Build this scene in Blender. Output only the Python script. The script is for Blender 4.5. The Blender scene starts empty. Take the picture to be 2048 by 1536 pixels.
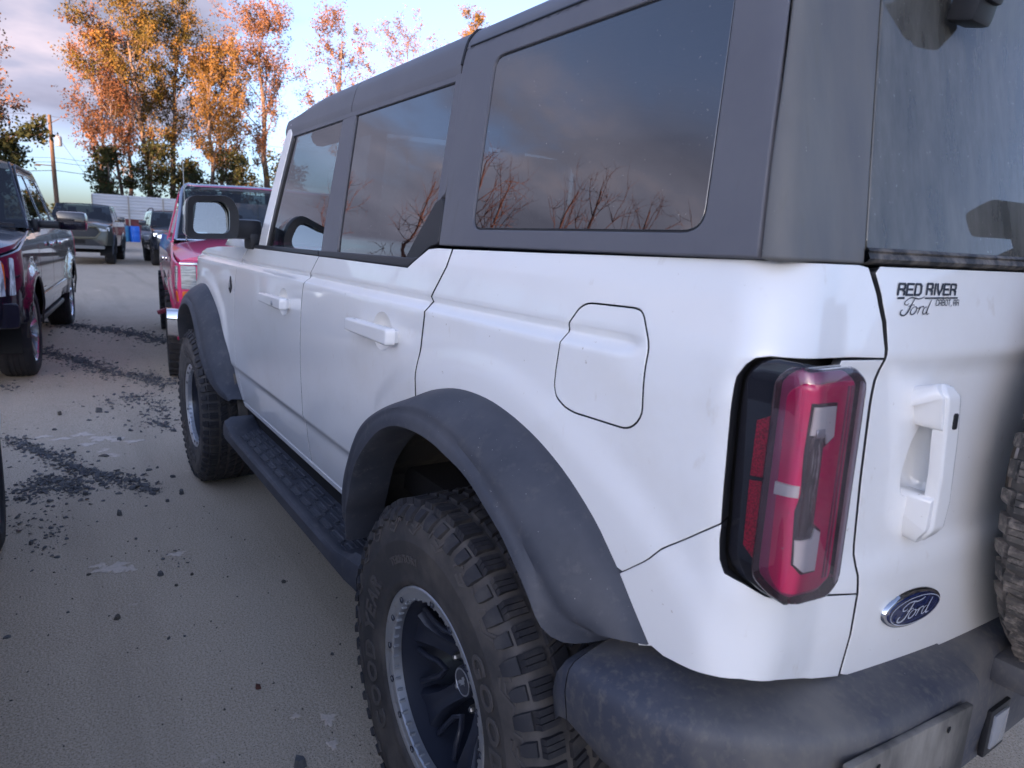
import bpy, bmesh, math, random
import numpy as np
from mathutils import Vector, Matrix
from mathutils.geometry import delaunay_2d_cdt
random.seed(7); RNG = np.random.default_rng(7)
scene = bpy.context.scene
C = scene.collection

# ------------------------------------------------------------------ camera
cam_d = bpy.data.cameras.new('camera'); cam = bpy.data.objects.new('camera', cam_d); C.objects.link(cam)
cf = Vector((0.8103988, -0.55085597, -0.19952814)); cr = Vector((-0.55351399, -0.83148833, 0.04742806)); cu = Vector((0.19203135, -0.07200597, 0.97874363))
CAM = Vector((-1.20866, 1.62432, 1.41818))
cam.matrix_world = Matrix(((cr.x, cu.x, -cf.x, CAM.x), (cr.y, cu.y, -cf.y, CAM.y), (cr.z, cu.z, -cf.z, CAM.z), (0, 0, 0, 1)))
cam_d.sensor_width = 36; cam_d.lens = 36 * 1375.53 / 2048; cam_d.clip_start = .05; cam_d.clip_end = 3000
cam_d.dof.use_dof = True; cam_d.dof.focus_distance = 1.7; cam_d.dof.aperture_fstop = 6.5
scene.camera = cam

# ------------------------------------------------------------------ sky, sun, exposure
SUN_EL, SUN_AZ = math.radians(4.5), math.radians(130.0)      # azimuth of the sun, counter-clockwise from +x
world = bpy.data.worlds.new('World'); scene.world = world; world.use_nodes = True
wt = world.node_tree; wt.nodes.clear()
def wn(t, **k):
    n = wt.nodes.new(t)
    for a, b in k.items(): setattr(n, a, b)
    return n
def wl(a, b): wt.links.new(a, b)
sky = wn('ShaderNodeTexSky', sky_type='NISHITA', sun_disc=False)
sky.sun_elevation = SUN_EL; sky.sun_rotation = math.radians(90) - SUN_AZ
sky.air_density = .72; sky.dust_density = 1.7; sky.ozone_density = 3.6
geo = wn('ShaderNodeTexCoord')
nrm = wn('ShaderNodeVectorMath', operation='NORMALIZE'); wl(geo.outputs['Generated'], nrm.inputs[0])
sep = wn('ShaderNodeSeparateXYZ'); wl(nrm.outputs[0], sep.inputs[0])
zc = wn('ShaderNodeMath', operation='MAXIMUM'); wl(sep.outputs['Z'], zc.inputs[0]); zc.inputs[1].default_value = 0
za = wn('ShaderNodeMath', operation='ADD'); wl(zc.outputs[0], za.inputs[0]); za.inputs[1].default_value = .16
cx = wn('ShaderNodeMath', operation='DIVIDE'); wl(sep.outputs['X'], cx.inputs[0]); wl(za.outputs[0], cx.inputs[1])
cy = wn('ShaderNodeMath', operation='DIVIDE'); wl(sep.outputs['Y'], cy.inputs[0]); wl(za.outputs[0], cy.inputs[1])
cmb = wn('ShaderNodeCombineXYZ'); wl(cx.outputs[0], cmb.inputs[0]); cyo = wn('ShaderNodeMath', operation='ADD'); wl(cy.outputs[0], cyo.inputs[0]); cyo.inputs[1].default_value = .5; wl(cyo.outputs[0], cmb.inputs[1]); cmb.inputs[2].default_value = 10.4
cn = wn('ShaderNodeTexNoise'); wl(cmb.outputs[0], cn.inputs['Vector']); cn.inputs['Scale'].default_value = .80; cn.inputs['Detail'].default_value = 7; cn.inputs['Roughness'].default_value = .52; cn.inputs['Distortion'].default_value = .35
# the cloud bank lies over the left-hand half of the sky (+y)
cov = wn('ShaderNodeMapRange'); wl(sep.outputs['Y'], cov.inputs['Value'])
cov.inputs['From Min'].default_value = -.56; cov.inputs['From Max'].default_value = -.02; cov.inputs['To Min'].default_value = -.16; cov.inputs['To Max'].default_value = .075
ca = wn('ShaderNodeMath', operation='ADD'); wl(cn.outputs['Fac'], ca.inputs[0]); wl(cov.outputs[0], ca.inputs[1])
covx = wn('ShaderNodeMapRange'); wl(sep.outputs['X'], covx.inputs['Value']); covx.inputs['From Min'].default_value = -.25; covx.inputs['From Max'].default_value = .45; covx.inputs['To Min'].default_value = -.22; covx.inputs['To Max'].default_value = .0
cax = wn('ShaderNodeMath', operation='ADD'); wl(ca.outputs[0], cax.inputs[0]); wl(covx.outputs[0], cax.inputs[1])
cm = wn('ShaderNodeMapRange', interpolation_type='SMOOTHSTEP'); wl(cax.outputs[0], cm.inputs['Value'])
cm.inputs['From Min'].default_value = .47; cm.inputs['From Max'].default_value = .58
# clouds thin out towards the horizon
hz = wn('ShaderNodeMapRange', interpolation_type='SMOOTHSTEP'); wl(sep.outputs['Z'], hz.inputs['Value']); hz.inputs['From Min'].default_value = .05; hz.inputs['From Max'].default_value = .14
hz2 = wn('ShaderNodeMapRange', interpolation_type='SMOOTHSTEP'); wl(sep.outputs['Z'], hz2.inputs['Value']); hz2.inputs['From Min'].default_value = .52; hz2.inputs['From Max'].default_value = .36
hzm = wn('ShaderNodeMath', operation='MULTIPLY'); wl(hz.outputs[0], hzm.inputs[0]); wl(hz2.outputs[0], hzm.inputs[1])
cmh = wn('ShaderNodeMath', operation='MULTIPLY'); wl(cm.outputs[0], cmh.inputs[0]); wl(hzm.outputs[0], cmh.inputs[1])
cn2 = wn('ShaderNodeTexNoise'); wl(cmb.outputs[0], cn2.inputs['Vector']); cn2.inputs['Scale'].default_value = 1.7; cn2.inputs['Detail'].default_value = 5
ccol = wn('ShaderNodeValToRGB'); wl(cn2.outputs['Fac'], ccol.inputs[0])
ce = ccol.color_ramp.elements; ce[0].position = .34; ce[0].color = (.42, .43, .60, 1); ce[1].position = .72; ce[1].color = (1.20, 1.02, 1.15, 1)
cpk = ccol.color_ramp.elements.new(.55); cpk.color = (.66, .66, .88, 1)
mixc = wn('ShaderNodeMixRGB'); wl(cmh.outputs[0], mixc.inputs[0]); hs = wn('ShaderNodeHueSaturation'); hs.inputs['Saturation'].default_value = .74; hs.inputs['Value'].default_value = 1.0; wl(sky.outputs[0], hs.inputs['Color']); tn = wn('ShaderNodeMixRGB', blend_type='MULTIPLY'); tn.inputs[0].default_value = 1; tn.inputs[2].default_value = (1.02, .92, .92, 1); wl(hs.outputs[0], tn.inputs[1]); wl(tn.outputs[0], mixc.inputs[1]); wl(ccol.outputs[0], mixc.inputs[2])
bg = wn('ShaderNodeBackground'); bg.inputs['Strength'].default_value = .13; wl(mixc.outputs[0], bg.inputs['Color'])
wo = wn('ShaderNodeOutputWorld'); wl(bg.outputs[0], wo.inputs['Surface'])
sun_d = bpy.data.lights.new('sun', 'SUN'); sun = bpy.data.objects.new('sun', sun_d); C.objects.link(sun)
sun_d.energy = 4.0; sun_d.angle = math.radians(.53); sun_d.color = (1.0, .56, .32)
sun.rotation_euler = (math.pi / 2 - SUN_EL, 0, SUN_AZ + math.pi / 2)
sun.location = (-20, -5, 30)
scene.view_settings.view_transform = 'Standard'; scene.view_settings.look = 'None'; scene.view_settings.gamma = 1.0
scene.view_settings.use_curve_mapping = False
scene.view_settings.exposure = 2.74
scene.cycles.max_bounces = 10; scene.cycles.transparent_max_bounces = 24; scene.cycles.caustics_reflective = False; scene.cycles.caustics_refractive = False

# ------------------------------------------------------------------ materials
MATS = {}
def mat(name, color=(.5, .5, .5), rough=.5, metal=0., coat=0., spec=.5, noise=None, bump=None, alpha=None, trans=0., ior=1.45, emit=None):
    """noise = (scale, second colour, low, high[, detail]); bump = (scale, strength, distance)"""
    if name in MATS: return MATS[name]
    m = bpy.data.materials.new(name); m.use_nodes = True; nt = m.node_tree; b = nt.nodes['Principled BSDF']
    b.inputs['Base Color'].default_value = (*color, 1); b.inputs['Roughness'].default_value = rough; b.inputs['Metallic'].default_value = metal
    b.inputs['Coat Weight'].default_value = coat; b.inputs['Coat Roughness'].default_value = .03; b.inputs['Specular IOR Level'].default_value = spec
    b.inputs['IOR'].default_value = ior; b.inputs['Transmission Weight'].default_value = trans
    if emit: b.inputs['Emission Color'].default_value = (*emit[0], 1); b.inputs['Emission Strength'].default_value = emit[1]
    tc = nt.nodes.new('ShaderNodeTexCoord')
    if noise:
        prev = None
        layers = noise if isinstance(noise, list) else [noise]
        col = None
        for L in layers:
            n = nt.nodes.new('ShaderNodeTexNoise'); n.inputs['Scale'].default_value = L[0]; n.inputs['Detail'].default_value = L[4] if len(L) > 4 else 5; n.inputs['Roughness'].default_value = .6
            if len(L) > 5:
                mp = nt.nodes.new('ShaderNodeMapping'); mp.inputs['Scale'].default_value = L[5]; nt.links.new(tc.outputs['Object'], mp.inputs[0]); nt.links.new(mp.outputs[0], n.inputs['Vector'])
            else: nt.links.new(tc.outputs['Object'], n.inputs['Vector'])
            mr = nt.nodes.new('ShaderNodeMapRange'); mr.inputs['From Min'].default_value = L[2]; mr.inputs['From Max'].default_value = L[3]; nt.links.new(n.outputs['Fac'], mr.inputs['Value'])
            mx = nt.nodes.new('ShaderNodeMixRGB'); nt.links.new(mr.outputs[0], mx.inputs[0]); mx.inputs[2].default_value = (*L[1], 1)
            if col is None: mx.inputs[1].default_value = (*color, 1)
            else: nt.links.new(col, mx.inputs[1])
            col = mx.outputs[0]
        nt.links.new(col, b.inputs['Base Color'])
    if bump:
        n = nt.nodes.new('ShaderNodeTexNoise'); n.inputs['Scale'].default_value = bump[0]; n.inputs['Detail'].default_value = 6; nt.links.new(tc.outputs['Object'], n.inputs['Vector'])
        bp = nt.nodes.new('ShaderNodeBump'); bp.inputs['Strength'].default_value = bump[1]; bp.inputs['Distance'].default_value = bump[2]
        nt.links.new(n.outputs['Fac'], bp.inputs['Height']); nt.links.new(bp.outputs[0], b.inputs['Normal'])
    MATS[name] = m
    return m
def glass_mat(name, tint, rough=0., dust=None, ior=1.7):
    if name in MATS: return MATS[name]
    m = bpy.data.materials.new(name); m.use_nodes = True; nt = m.node_tree; nt.nodes.clear()
    fr = nt.nodes.new('ShaderNodeFresnel'); fr.inputs['IOR'].default_value = ior
    gl = nt.nodes.new('ShaderNodeBsdfGlossy'); gl.inputs['Roughness'].default_value = rough; gl.inputs['Color'].default_value = (1, 1, 1, 1)
    tr_ = nt.nodes.new('ShaderNodeBsdfTransparent'); tr_.inputs['Color'].default_value = (*tint, 1)
    mx = nt.nodes.new('ShaderNodeMixShader'); nt.links.new(fr.outputs[0], mx.inputs[0]); nt.links.new(tr_.outputs[0], mx.inputs[1]); nt.links.new(gl.outputs[0], mx.inputs[2])
    out = nt.nodes.new('ShaderNodeOutputMaterial'); last = mx
    if dust:
        tc = nt.nodes.new('ShaderNodeTexCoord'); df = nt.nodes.new('ShaderNodeBsdfDiffuse'); df.inputs['Color'].default_value = (*dust[0], 1)
        mp = nt.nodes.new('ShaderNodeMapping'); mp.inputs['Scale'].default_value = dust[3]; nt.links.new(tc.outputs['Object'], mp.inputs[0])
        n = nt.nodes.new('ShaderNodeTexNoise'); n.inputs['Scale'].default_value = 14; n.inputs['Detail'].default_value = 8; n.inputs['Roughness'].default_value = .65; nt.links.new(mp.outputs[0], n.inputs['Vector'])
        n2 = nt.nodes.new('ShaderNodeTexNoise'); n2.inputs['Scale'].default_value = 130; n2.inputs['Detail'].default_value = 3; nt.links.new(tc.outputs['Object'], n2.inputs['Vector'])
        sp = nt.nodes.new('ShaderNodeMapRange'); sp.inputs['From Min'].default_value = .70; sp.inputs['From Max'].default_value = .74; sp.inputs['To Max'].default_value = .25; nt.links.new(n2.outputs['Fac'], sp.inputs['Value'])
        mr = nt.nodes.new('ShaderNodeMapRange'); mr.inputs['From Min'].default_value = .35; mr.inputs['From Max'].default_value = .75; mr.inputs['To Min'].default_value = dust[1]; mr.inputs['To Max'].default_value = dust[2]; nt.links.new(n.outputs['Fac'], mr.inputs['Value'])
        ad = nt.nodes.new('ShaderNodeMath'); ad.operation = 'ADD'; ad.use_clamp = True; nt.links.new(mr.outputs[0], ad.inputs[0]); nt.links.new(sp.outputs[0], ad.inputs[1])
        m2 = nt.nodes.new('ShaderNodeMixShader'); nt.links.new(ad.outputs[0], m2.inputs[0]); nt.links.new(mx.outputs[0], m2.inputs[1]); nt.links.new(df.outputs[0], m2.inputs[2]); last = m2
    nt.links.new(last.outputs[0], out.inputs['Surface'])
    MATS[name] = m
    return m

# ------------------------------------------------------------------ mesh helpers
def mesh(name, V, F, m=None, smooth=True, normals=None):
    me = bpy.data.meshes.new(name)
    me.from_pydata([tuple(map(float, v)) for v in V], [], [tuple(map(int, f)) for f in F])
    if m is not None: me.materials.append(m)
    if smooth: me.polygons.foreach_set('use_smooth', [True] * len(me.polygons))
    me.update()
    if normals is not None: me.normals_split_custom_set_from_vertices([tuple(map(float, n)) for n in normals])
    return me
def link(name, me, parent=None, loc=None, rot=None):
    o = bpy.data.objects.new(name, me); C.objects.link(o)
    if parent is not None: o.parent = parent
    if loc is not None: o.location = loc
    if rot is not None: o.rotation_euler = rot
    return o
def obj(name, V, F, m, parent=None, smooth=True, normals=None, loc=None, rot=None, auto=None):
    me = mesh(name, V, F, m, smooth, normals)
    if auto: me.set_sharp_from_angle(angle=math.radians(auto))
    return link(name, me, parent, loc, rot)
def thing(name, label, cat, loc=(0, 0, 0), rotz=0., group=None):
    o = bpy.data.objects.new(name, None); C.objects.link(o); o.location = loc; o.rotation_euler = (0, 0, rotz)
    o.empty_display_size = .2
    return tag(o, label, cat, group)
def tag(o, label, cat, group=None):
    o['label'] = label; o['category'] = cat
    if group: o['group'] = group
    return o
class MB:
    """collects shapes into one mesh"""
    def __init__(s): s.V = []; s.F = []
    def add(s, V, F):
        k = len(s.V); s.V += [tuple(v) for v in V]; s.F += [tuple(i + k for i in f) for f in F]; return s
    def box(s, c, d, rot=None, taper=None, bev=0.):
        hx, hy, hz = d[0] / 2, d[1] / 2, d[2] / 2
        if bev:
            bm = bmesh.new(); bmesh.ops.create_cube(bm, size=1)
            for v in bm.verts: v.co = Vector((v.co.x * d[0], v.co.y * d[1], v.co.z * d[2]))
            bmesh.ops.bevel(bm, geom=bm.edges[:], offset=bev, segments=2, affect='EDGES', profile=.6)
            P = [v.co.copy() for v in bm.verts]; bm.verts.index_update(); F = [[v.index for v in f.verts] for f in bm.faces]; bm.free()
        else:
            P = [Vector((x * hx, y * hy, z * hz)) for z in (-1, 1) for y in (-1, 1) for x in (-1, 1)]
            F = [(0, 2, 3, 1), (4, 5, 7, 6), (0, 1, 5, 4), (2, 6, 7, 3), (0, 4, 6, 2), (1, 3, 7, 5)]
        if taper:
            for v in P:
                if v.z > 0: v.x *= taper[0]; v.y *= taper[1]
        if rot is not None:
            R = rot if isinstance(rot, Matrix) else Matrix.Rotation(rot[2], 3, 'Z') @ Matrix.Rotation(rot[1], 3, 'Y') @ Matrix.Rotation(rot[0], 3, 'X')
            P = [R @ v for v in P]
        return s.add([(v.x + c[0], v.y + c[1], v.z + c[2]) for v in P], F)
    def tube(s, pts, r, n=8, cap=True):
        pts = [Vector(q) for q in pts]; rs = r if isinstance(r, (list, tuple)) else [r] * len(pts)
        V = []; F = []; up = None
        for i, q in enumerate(pts):
            t = (pts[min(i + 1, len(pts) - 1)] - pts[max(i - 1, 0)]).normalized()
            if up is None: up = Vector((0, 0, 1)) if abs(t.z) < .9 else Vector((1, 0, 0))
            a = t.cross(up); a = a.normalized() if a.length > 1e-6 else t.orthogonal().normalized(); b = a.cross(t).normalized(); up = b
            for k in range(n):
                w = 2 * math.pi * k / n; V.append(q + (a * math.cos(w) + b * math.sin(w)) * rs[i])
        for i in range(len(pts) - 1):
            for k in range(n):
                F.append((i * n + k, i * n + (k + 1) % n, (i + 1) * n + (k + 1) % n, (i + 1) * n + k))
        if cap: F.append(tuple(range(n - 1, -1, -1))); F.append(tuple(range((len(pts) - 1) * n, len(pts) * n)))
        return s.add(V, F)
    def grid(s, rows, closed_u=False, closed_v=False):
        nr, nc = len(rows), len(rows[0]); V = [q for r in rows for q in r]; F = []
        for i in range(nr if closed_v else nr - 1):
            for j in range(nc if closed_u else nc - 1):
                F.append((i * nc + j, i * nc + (j + 1) % nc, ((i + 1) % nr) * nc + (j + 1) % nc, ((i + 1) % nr) * nc + j))
        return s.add(V, F)
    def lathe(s, prof, n=48, axis='y', a0=0., a1=2 * math.pi, c=(0, 0, 0)):
        full = abs(a1 - a0 - 2 * math.pi) < 1e-6; rows = []
        for k in range(n if full else n + 1):
            w = a0 + (a1 - a0) * k / n; row = []
            for r, h in prof:
                if axis == 'y': q = (c[0] + r * math.cos(w), c[1] + h, c[2] + r * math.sin(w))
                elif axis == 'x': q = (c[0] + h, c[1] + r * math.cos(w), c[2] + r * math.sin(w))
                else: q = (c[0] + r * math.cos(w), c[1] + r * math.sin(w), c[2] + h)
                row.append(q)
            rows.append(row)
        return s.grid(rows, closed_v=full)
    def prism(s, poly, z0, z1, M=None):
        """poly in (x, y) extruded along z; M maps to place"""
        n = len(poly); V = [Vector((x, y, z0)) for x, y in poly] + [Vector((x, y, z1)) for x, y in poly]
        if M is not None: V = [M @ v for v in V]
        return s.add(V, [tuple(range(n - 1, -1, -1)), tuple(range(n, 2 * n))] + [(i, (i + 1) % n, n + (i + 1) % n, n + i) for i in range(n)])
    def build(s, name, m, parent=None, smooth=True, auto=35, loc=None, rot=None, fix=True):
        me = mesh(name, s.V, s.F, m, smooth)
        if fix:
            bm = bmesh.new(); bm.from_mesh(me); bmesh.ops.recalc_face_normals(bm, faces=bm.faces[:]); bm.to_mesh(me); bm.free()
        if smooth and auto: me.set_sharp_from_angle(angle=math.radians(auto))
        return link(name, me, parent, loc, rot)
def resample(poly, d, closed=True):
    out = []; n = len(poly)
    for i in range(n if closed else n - 1):
        a = poly[i]; b = poly[(i + 1) % n]; L = math.hypot(b[0] - a[0], b[1] - a[1]); k = max(1, int(math.ceil(L / d)))
        out += [(a[0] + (b[0] - a[0]) * j / k, a[1] + (b[1] - a[1]) * j / k) for j in range(k)]
    if not closed: out.append(poly[-1])
    return out
def area2(P): return sum(P[i][0] * P[(i + 1) % len(P)][1] - P[(i + 1) % len(P)][0] * P[i][1] for i in range(len(P)))
def round_poly(P, r, n=4):
    """round the corners of a closed polygon"""
    out = []; N = len(P)
    for i in range(N):
        a, b, c = (np.array(P[(i + k) % N], float) for k in (-1, 0, 1))
        u = a - b; v = c - b; lu = np.linalg.norm(u); lv = np.linalg.norm(v)
        rr = min(r, lu * .45, lv * .45); p0 = b + u / lu * rr; p1 = b + v / lv * rr
        for k in range(n + 1):
            t = k / n; out.append(tuple((1 - t) ** 2 * p0 + 2 * t * (1 - t) * b + t * t * p1))
    return out
def offset_poly(P, d):
    """inward offset of a closed polygon (d > 0)"""
    n = len(P); sg = 1 if area2(P) > 0 else -1; out = []
    for i in range(n):
        a, b, c = P[i - 1], P[i], P[(i + 1) % n]
        e1 = (b[0] - a[0], b[1] - a[1]); e2 = (c[0] - b[0], c[1] - b[1])
        l1 = math.hypot(*e1) or 1e-9; l2 = math.hypot(*e2) or 1e-9
        n1 = (-e1[1] / l1 * sg, e1[0] / l1 * sg); n2 = (-e2[1] / l2 * sg, e2[0] / l2 * sg)
        m = (n1[0] + n2[0], n1[1] + n2[1]); q = m[0] ** 2 + m[1] ** 2
        k = min(2 / max(q, .35), 2.2)
        out.append((b[0] + m[0] * d * k / 1., b[1] + m[1] * d * k / 1.) if q > 1e-6 else b)
    return out
def inside(poly, X, Y):
    P = np.asarray(poly); x0, y0 = P[:, 0], P[:, 1]; x1, y1 = np.roll(x0, -1), np.roll(y0, -1)
    r = np.zeros(X.shape, bool)
    for a, b, c, d in zip(x0, y0, x1, y1):
        if b == d: continue
        r ^= ((b > Y) != (d > Y)) & (X < (c - a) * (Y - b) / (d - b) + a)
    return r
def seg_dist(poly, X, Y):
    P = np.asarray(poly); Q = np.roll(P, -1, 0); best = np.full(X.shape, 9.)
    for (a, b), (c, d) in zip(P, Q):
        ux, uy = c - a, d - b; L = ux * ux + uy * uy + 1e-12
        t = np.clip(((X - a) * ux + (Y - b) * uy) / L, 0, 1)
        best = np.minimum(best, np.hypot(X - a - t * ux, Y - b - t * uy))
    return best
def panel(name, f, poly, m, parent, holes=(), off=0., ds=.03, dv=.016, side=1, depth=.013, inset=.0015, step=.016, flip=False, rows=(), gap_shade=None, shade_holes=True):
    """sheet that follows surface f(s, v), bounded by poly, with rounded rim turned inwards by depth"""
    loops = [resample(poly, step)] + [resample(h, step) for h in holes]
    rings0 = [offset_poly(loops[0], inset)] + [offset_poly(h, -inset) for h in loops[1:]]
    P2 = [q for r in rings0 for q in r]; E = []; k = 0
    for r in rings0:
        E += [(k + i, k + (i + 1) % len(r)) for i in range(len(r))]; k += len(r)
    A = np.asarray(loops[0]); x0, y0 = A.min(0); x1, y1 = A.max(0)
    gs = np.arange(x0 + ds / 2, x1, ds); gv = np.arange(y0 + dv / 2, y1, dv)
    if len(rows): gv = np.unique(np.concatenate([gv[np.min(np.abs(gv[:, None] - np.asarray(rows)[None]), 1) > dv * .4], [q for q in rows if y0 < q < y1]]))
    if len(gs) and len(gv):
        X, Y = np.meshgrid(gs, gv); X = X.ravel(); Y = Y.ravel()
        ok = inside(rings0[0], X, Y) & (seg_dist(rings0[0], X, Y) > .4 * min(ds, dv))
        for r in rings0[1:]: ok &= ~inside(r, X, Y) & (seg_dist(r, X, Y) > .4 * min(ds, dv))
        P2 += list(zip(X[ok], Y[ok]))
    res = delaunay_2d_cdt([Vector(q) for q in P2], E, [], 0, 1e-7)
    vo, fo, ov = res[0], res[2], res[3]
    idx = {}
    for o_, src in enumerate(ov):
        for i in src: idx[i] = o_
    T = [t for t in fo if len(t) == 3]
    cxy = np.array([[sum(vo[i][0] for i in t) / 3, sum(vo[i][1] for i in t) / 3] for t in T])
    ok = inside(rings0[0], cxy[:, 0], cxy[:, 1])
    for r in rings0[1:]: ok &= ~inside(r, cxy[:, 0], cxy[:, 1])
    T = [t for t, o_ in zip(T, ok) if o_]
    V = []; N = []; sgn = -1 if flip else 1
    for q in vo:
        n = s_normal(f, q[0], q[1]) * sgn; V.append(f(q[0], q[1]) + n * off); N.append(n)
    F = []
    for t in T: F.append(t if (flip != False) else t[::-1])
    base = 0; deep = []; deep_end = []
    for li, (lp, r0) in enumerate(zip(loops, rings0)):
        n_ = len(lp); ids = [[idx[base + i] for i in range(n_)]]; base += n_
        ro = [lp if li else lp]
        for (ins, dep, tilt) in ((.3, .10, .75), (0., .32, 1.6), (0., 1., 4.)):
            ring = []
            for i in range(n_):
                q = (lp[i][0] + (r0[i][0] - lp[i][0]) * ins, lp[i][1] + (r0[i][1] - lp[i][1]) * ins)
                n = s_normal(f, q[0], q[1]) * sgn; P = f(q[0], q[1])
                e = 1e-3; dq = (lp[i][0] - r0[i][0], lp[i][1] - r0[i][1]); L = math.hypot(*dq) or 1e-9
                o3 = f(q[0] + dq[0] / L * e, q[1] + dq[1] / L * e) - P; o3 = o3 / (np.linalg.norm(o3) + 1e-9)
                dd = depth * dep if dep == 1. else min(inset * dep * 2, depth * .5)
                ring.append(len(V)); V.append(P + n * (off - dd)); nn = n + o3 * tilt; N.append(nn / np.linalg.norm(nn))
            ids.append(ring)
        ccw = area2(lp) > 0
        if li: ccw = not ccw
        for lev, (a, b) in enumerate(zip(ids, ids[1:])):
            if lev == 2: deep.append(len(F))
            for i in range(n_):
                j = (i + 1) % n_; q = (a[i], b[i], b[j], a[j]) if ccw else (a[j], b[j], b[i], a[i])
                F.append(q if (flip != False) else q[::-1])
        deep_end.append(len(F))
    V = np.array(V); N = np.array(N)
    if side < 0: V[:, 1] *= -1; N[:, 1] *= -1; F = [t[::-1] for t in F]
    o = obj(name, V, F, m, parent, True, N)
    if gap_shade is not None:          # shade of the gap, painted black on the deep rim walls
        o.data.materials.append(gap_shade)
        for a, b in list(zip(deep, deep_end))[:None if shade_holes else 1]:
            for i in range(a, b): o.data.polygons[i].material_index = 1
    return o
def text_mesh(txt, size, depth=0., font_shear=0., spacing=1., bold=0.):
    cu_ = bpy.data.curves.new('lettering', 'FONT'); cu_.body = txt; cu_.size = size; cu_.extrude = depth; cu_.align_x = 'CENTER'; cu_.align_y = 'CENTER'; cu_.shear = font_shear; cu_.space_character = spacing; cu_.offset = bold; cu_.resolution_u = 3
    o = bpy.data.objects.new('lettering', cu_); C.objects.link(o); bpy.context.view_layer.update()
    me = bpy.data.meshes.new_from_object(o.evaluated_get(bpy.context.evaluated_depsgraph_get()))
    V = [v.co.copy() for v in me.vertices]; F = [tuple(q.vertices) for q in me.polygons]
    bpy.data.objects.remove(o); bpy.data.meshes.remove(me); bpy.data.curves.remove(cu_)
    return V, F
def catmull(P, n=6, closed=False):
    P = [np.array(q, float) for q in P]; N = len(P); out = []
    for i in range(N if closed else N - 1):
        a, b, c, d = (P[(i + k) % N] if closed else P[min(max(i + k, 0), N - 1)] for k in (-1, 0, 1, 2))
        for k in range(n):
            t = k / n; out.append(tuple(.5 * ((2 * b) + (c - a) * t + (2 * a - 5 * b + 4 * c - d) * t * t + (3 * b - a - 3 * c + d) * t ** 3)))
    if not closed: out.append(tuple(P[-1]))
    return out
def ribbon(P, w):
    """flat stroke polygons along a 2-D path; w one width or one per point"""
    V = []; F = []; n = len(P); ws = w if isinstance(w, (list, tuple, np.ndarray)) else [w] * n
    for i in range(n):
        a = P[max(i - 1, 0)]; b = P[min(i + 1, n - 1)]; dx, dy = b[0] - a[0], b[1] - a[1]; L = math.hypot(dx, dy) or 1e-9
        nx, ny = -dy / L * ws[i] / 2, dx / L * ws[i] / 2
        V += [(P[i][0] + nx, P[i][1] + ny), (P[i][0] - nx, P[i][1] - ny)]
    for i in range(n - 1): F.append((2 * i, 2 * i + 1, 2 * i + 3, 2 * i + 2))
    return V, F

# ---- body surfaces of the white off-roader: side coordinate s (= x on the flank, then round the rear corner), height coordinate v
def lerp_tab(tab, v):
    return float(np.interp(v, tab[0], tab[1]))
def smooth_tab(tab, v, d):
    return sum(w * lerp_tab(tab, v + k * d) for k, w in ((-1, .2), (-.5, .2), (0, .2), (.5, .2), (1, .2)))
def sstep(a, b, x):
    t = min(1.0, max(0.0, (x - a) / (b - a)))
    return t * t * (3 - 2 * t)
T_PLAIN = ([.40, .55, .70, .742, .765, .95, 1.10, 1.22, 1.30, 1.36, 1.43], [.835, .862, .874, .876, .888, .893, .893, .888, .876, .862, .838])
T_GROOVE = ([.40, .55, .70, .742, .765, .95, 1.10, 1.20, 1.2545, 1.2725, 1.288, 1.36, 1.43], [.835, .862, .874, .876, .888, .893, .893, .890, .888, .8640, .8740, .862, .838])
T_REAR = ([.40, .70, .86, .955, .985, 1.20, 1.255, 1.285, 1.41, 1.45], [-.655, -.690, -.700, -.703, -.692, -.683, -.681, -.690, -.664, -.655])
XC = -.56
RC = .085
def flank(s, v):
    g = sstep(-.428, -.380, s)
    y = smooth_tab(T_GROOVE, v, .0028) * g + smooth_tab(T_PLAIN, v, .010) * (1 - g)
    r = math.hypot(s, v - .43)
    y += .010 * (1 - sstep(.715, .785, r)) * (1 if v > .7 else 0) * sstep(.0, .02, .55 - s)
    r = math.hypot(s - 2.949, v - .43)
    y += .010 * (1 - sstep(.715, .785, r)) * (1 if v > .7 else 0) * sstep(-.55, -.45, s - 2.949)
    if s > 3.0:
        y -= .25 * ((s - 3.0) / .75) ** 3
        if v > 1.2: y -= .20 * (s - 3.0) * (v - 1.2)
    return y
def wrap(s, v, y, xr, rc):
    # plan curve: flank -> rounded corner -> rear face
    L = rc * math.pi / 2
    dx = (xr + rc) - XC
    if s >= XC:
        return s + dx * sstep(-.20, XC, s) , y
    a = XC - s
    if a < L:
        t = a / rc
        return xr + rc - rc * math.sin(t), y - rc + rc * math.cos(t)
    yy = y - rc - (a - L)
    return xr - .05 * (1 - min(1, abs(yy / .72)) ** 2), yy
def body0(s, v):
    y = flank(s, v) - .012 * sstep(-.15, -.60, s)
    x, y = wrap(s, v, y, smooth_tab(T_REAR, v, .008), RC)
    return np.array((x, y, v))
G_V = [1.25, 1.38, 1.415, 1.60, 1.785, 1.82, 1.845, 1.885, 1.925, 2.00, 2.10, 2.65]
G_Y = (G_V, [.876, .853, .848, .812, .774, .767, .761, .750, .727, .655, .560, .0])
G_Z = (G_V, [1.25, 1.38, 1.415, 1.60, 1.785, 1.82, 1.845, 1.884, 1.913, 1.930, 1.938, 1.950])
G_X = ([1.25, 1.415, 1.80, 2.65], [-.690, -.664, -.575, -.56])
GRC = .030
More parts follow.
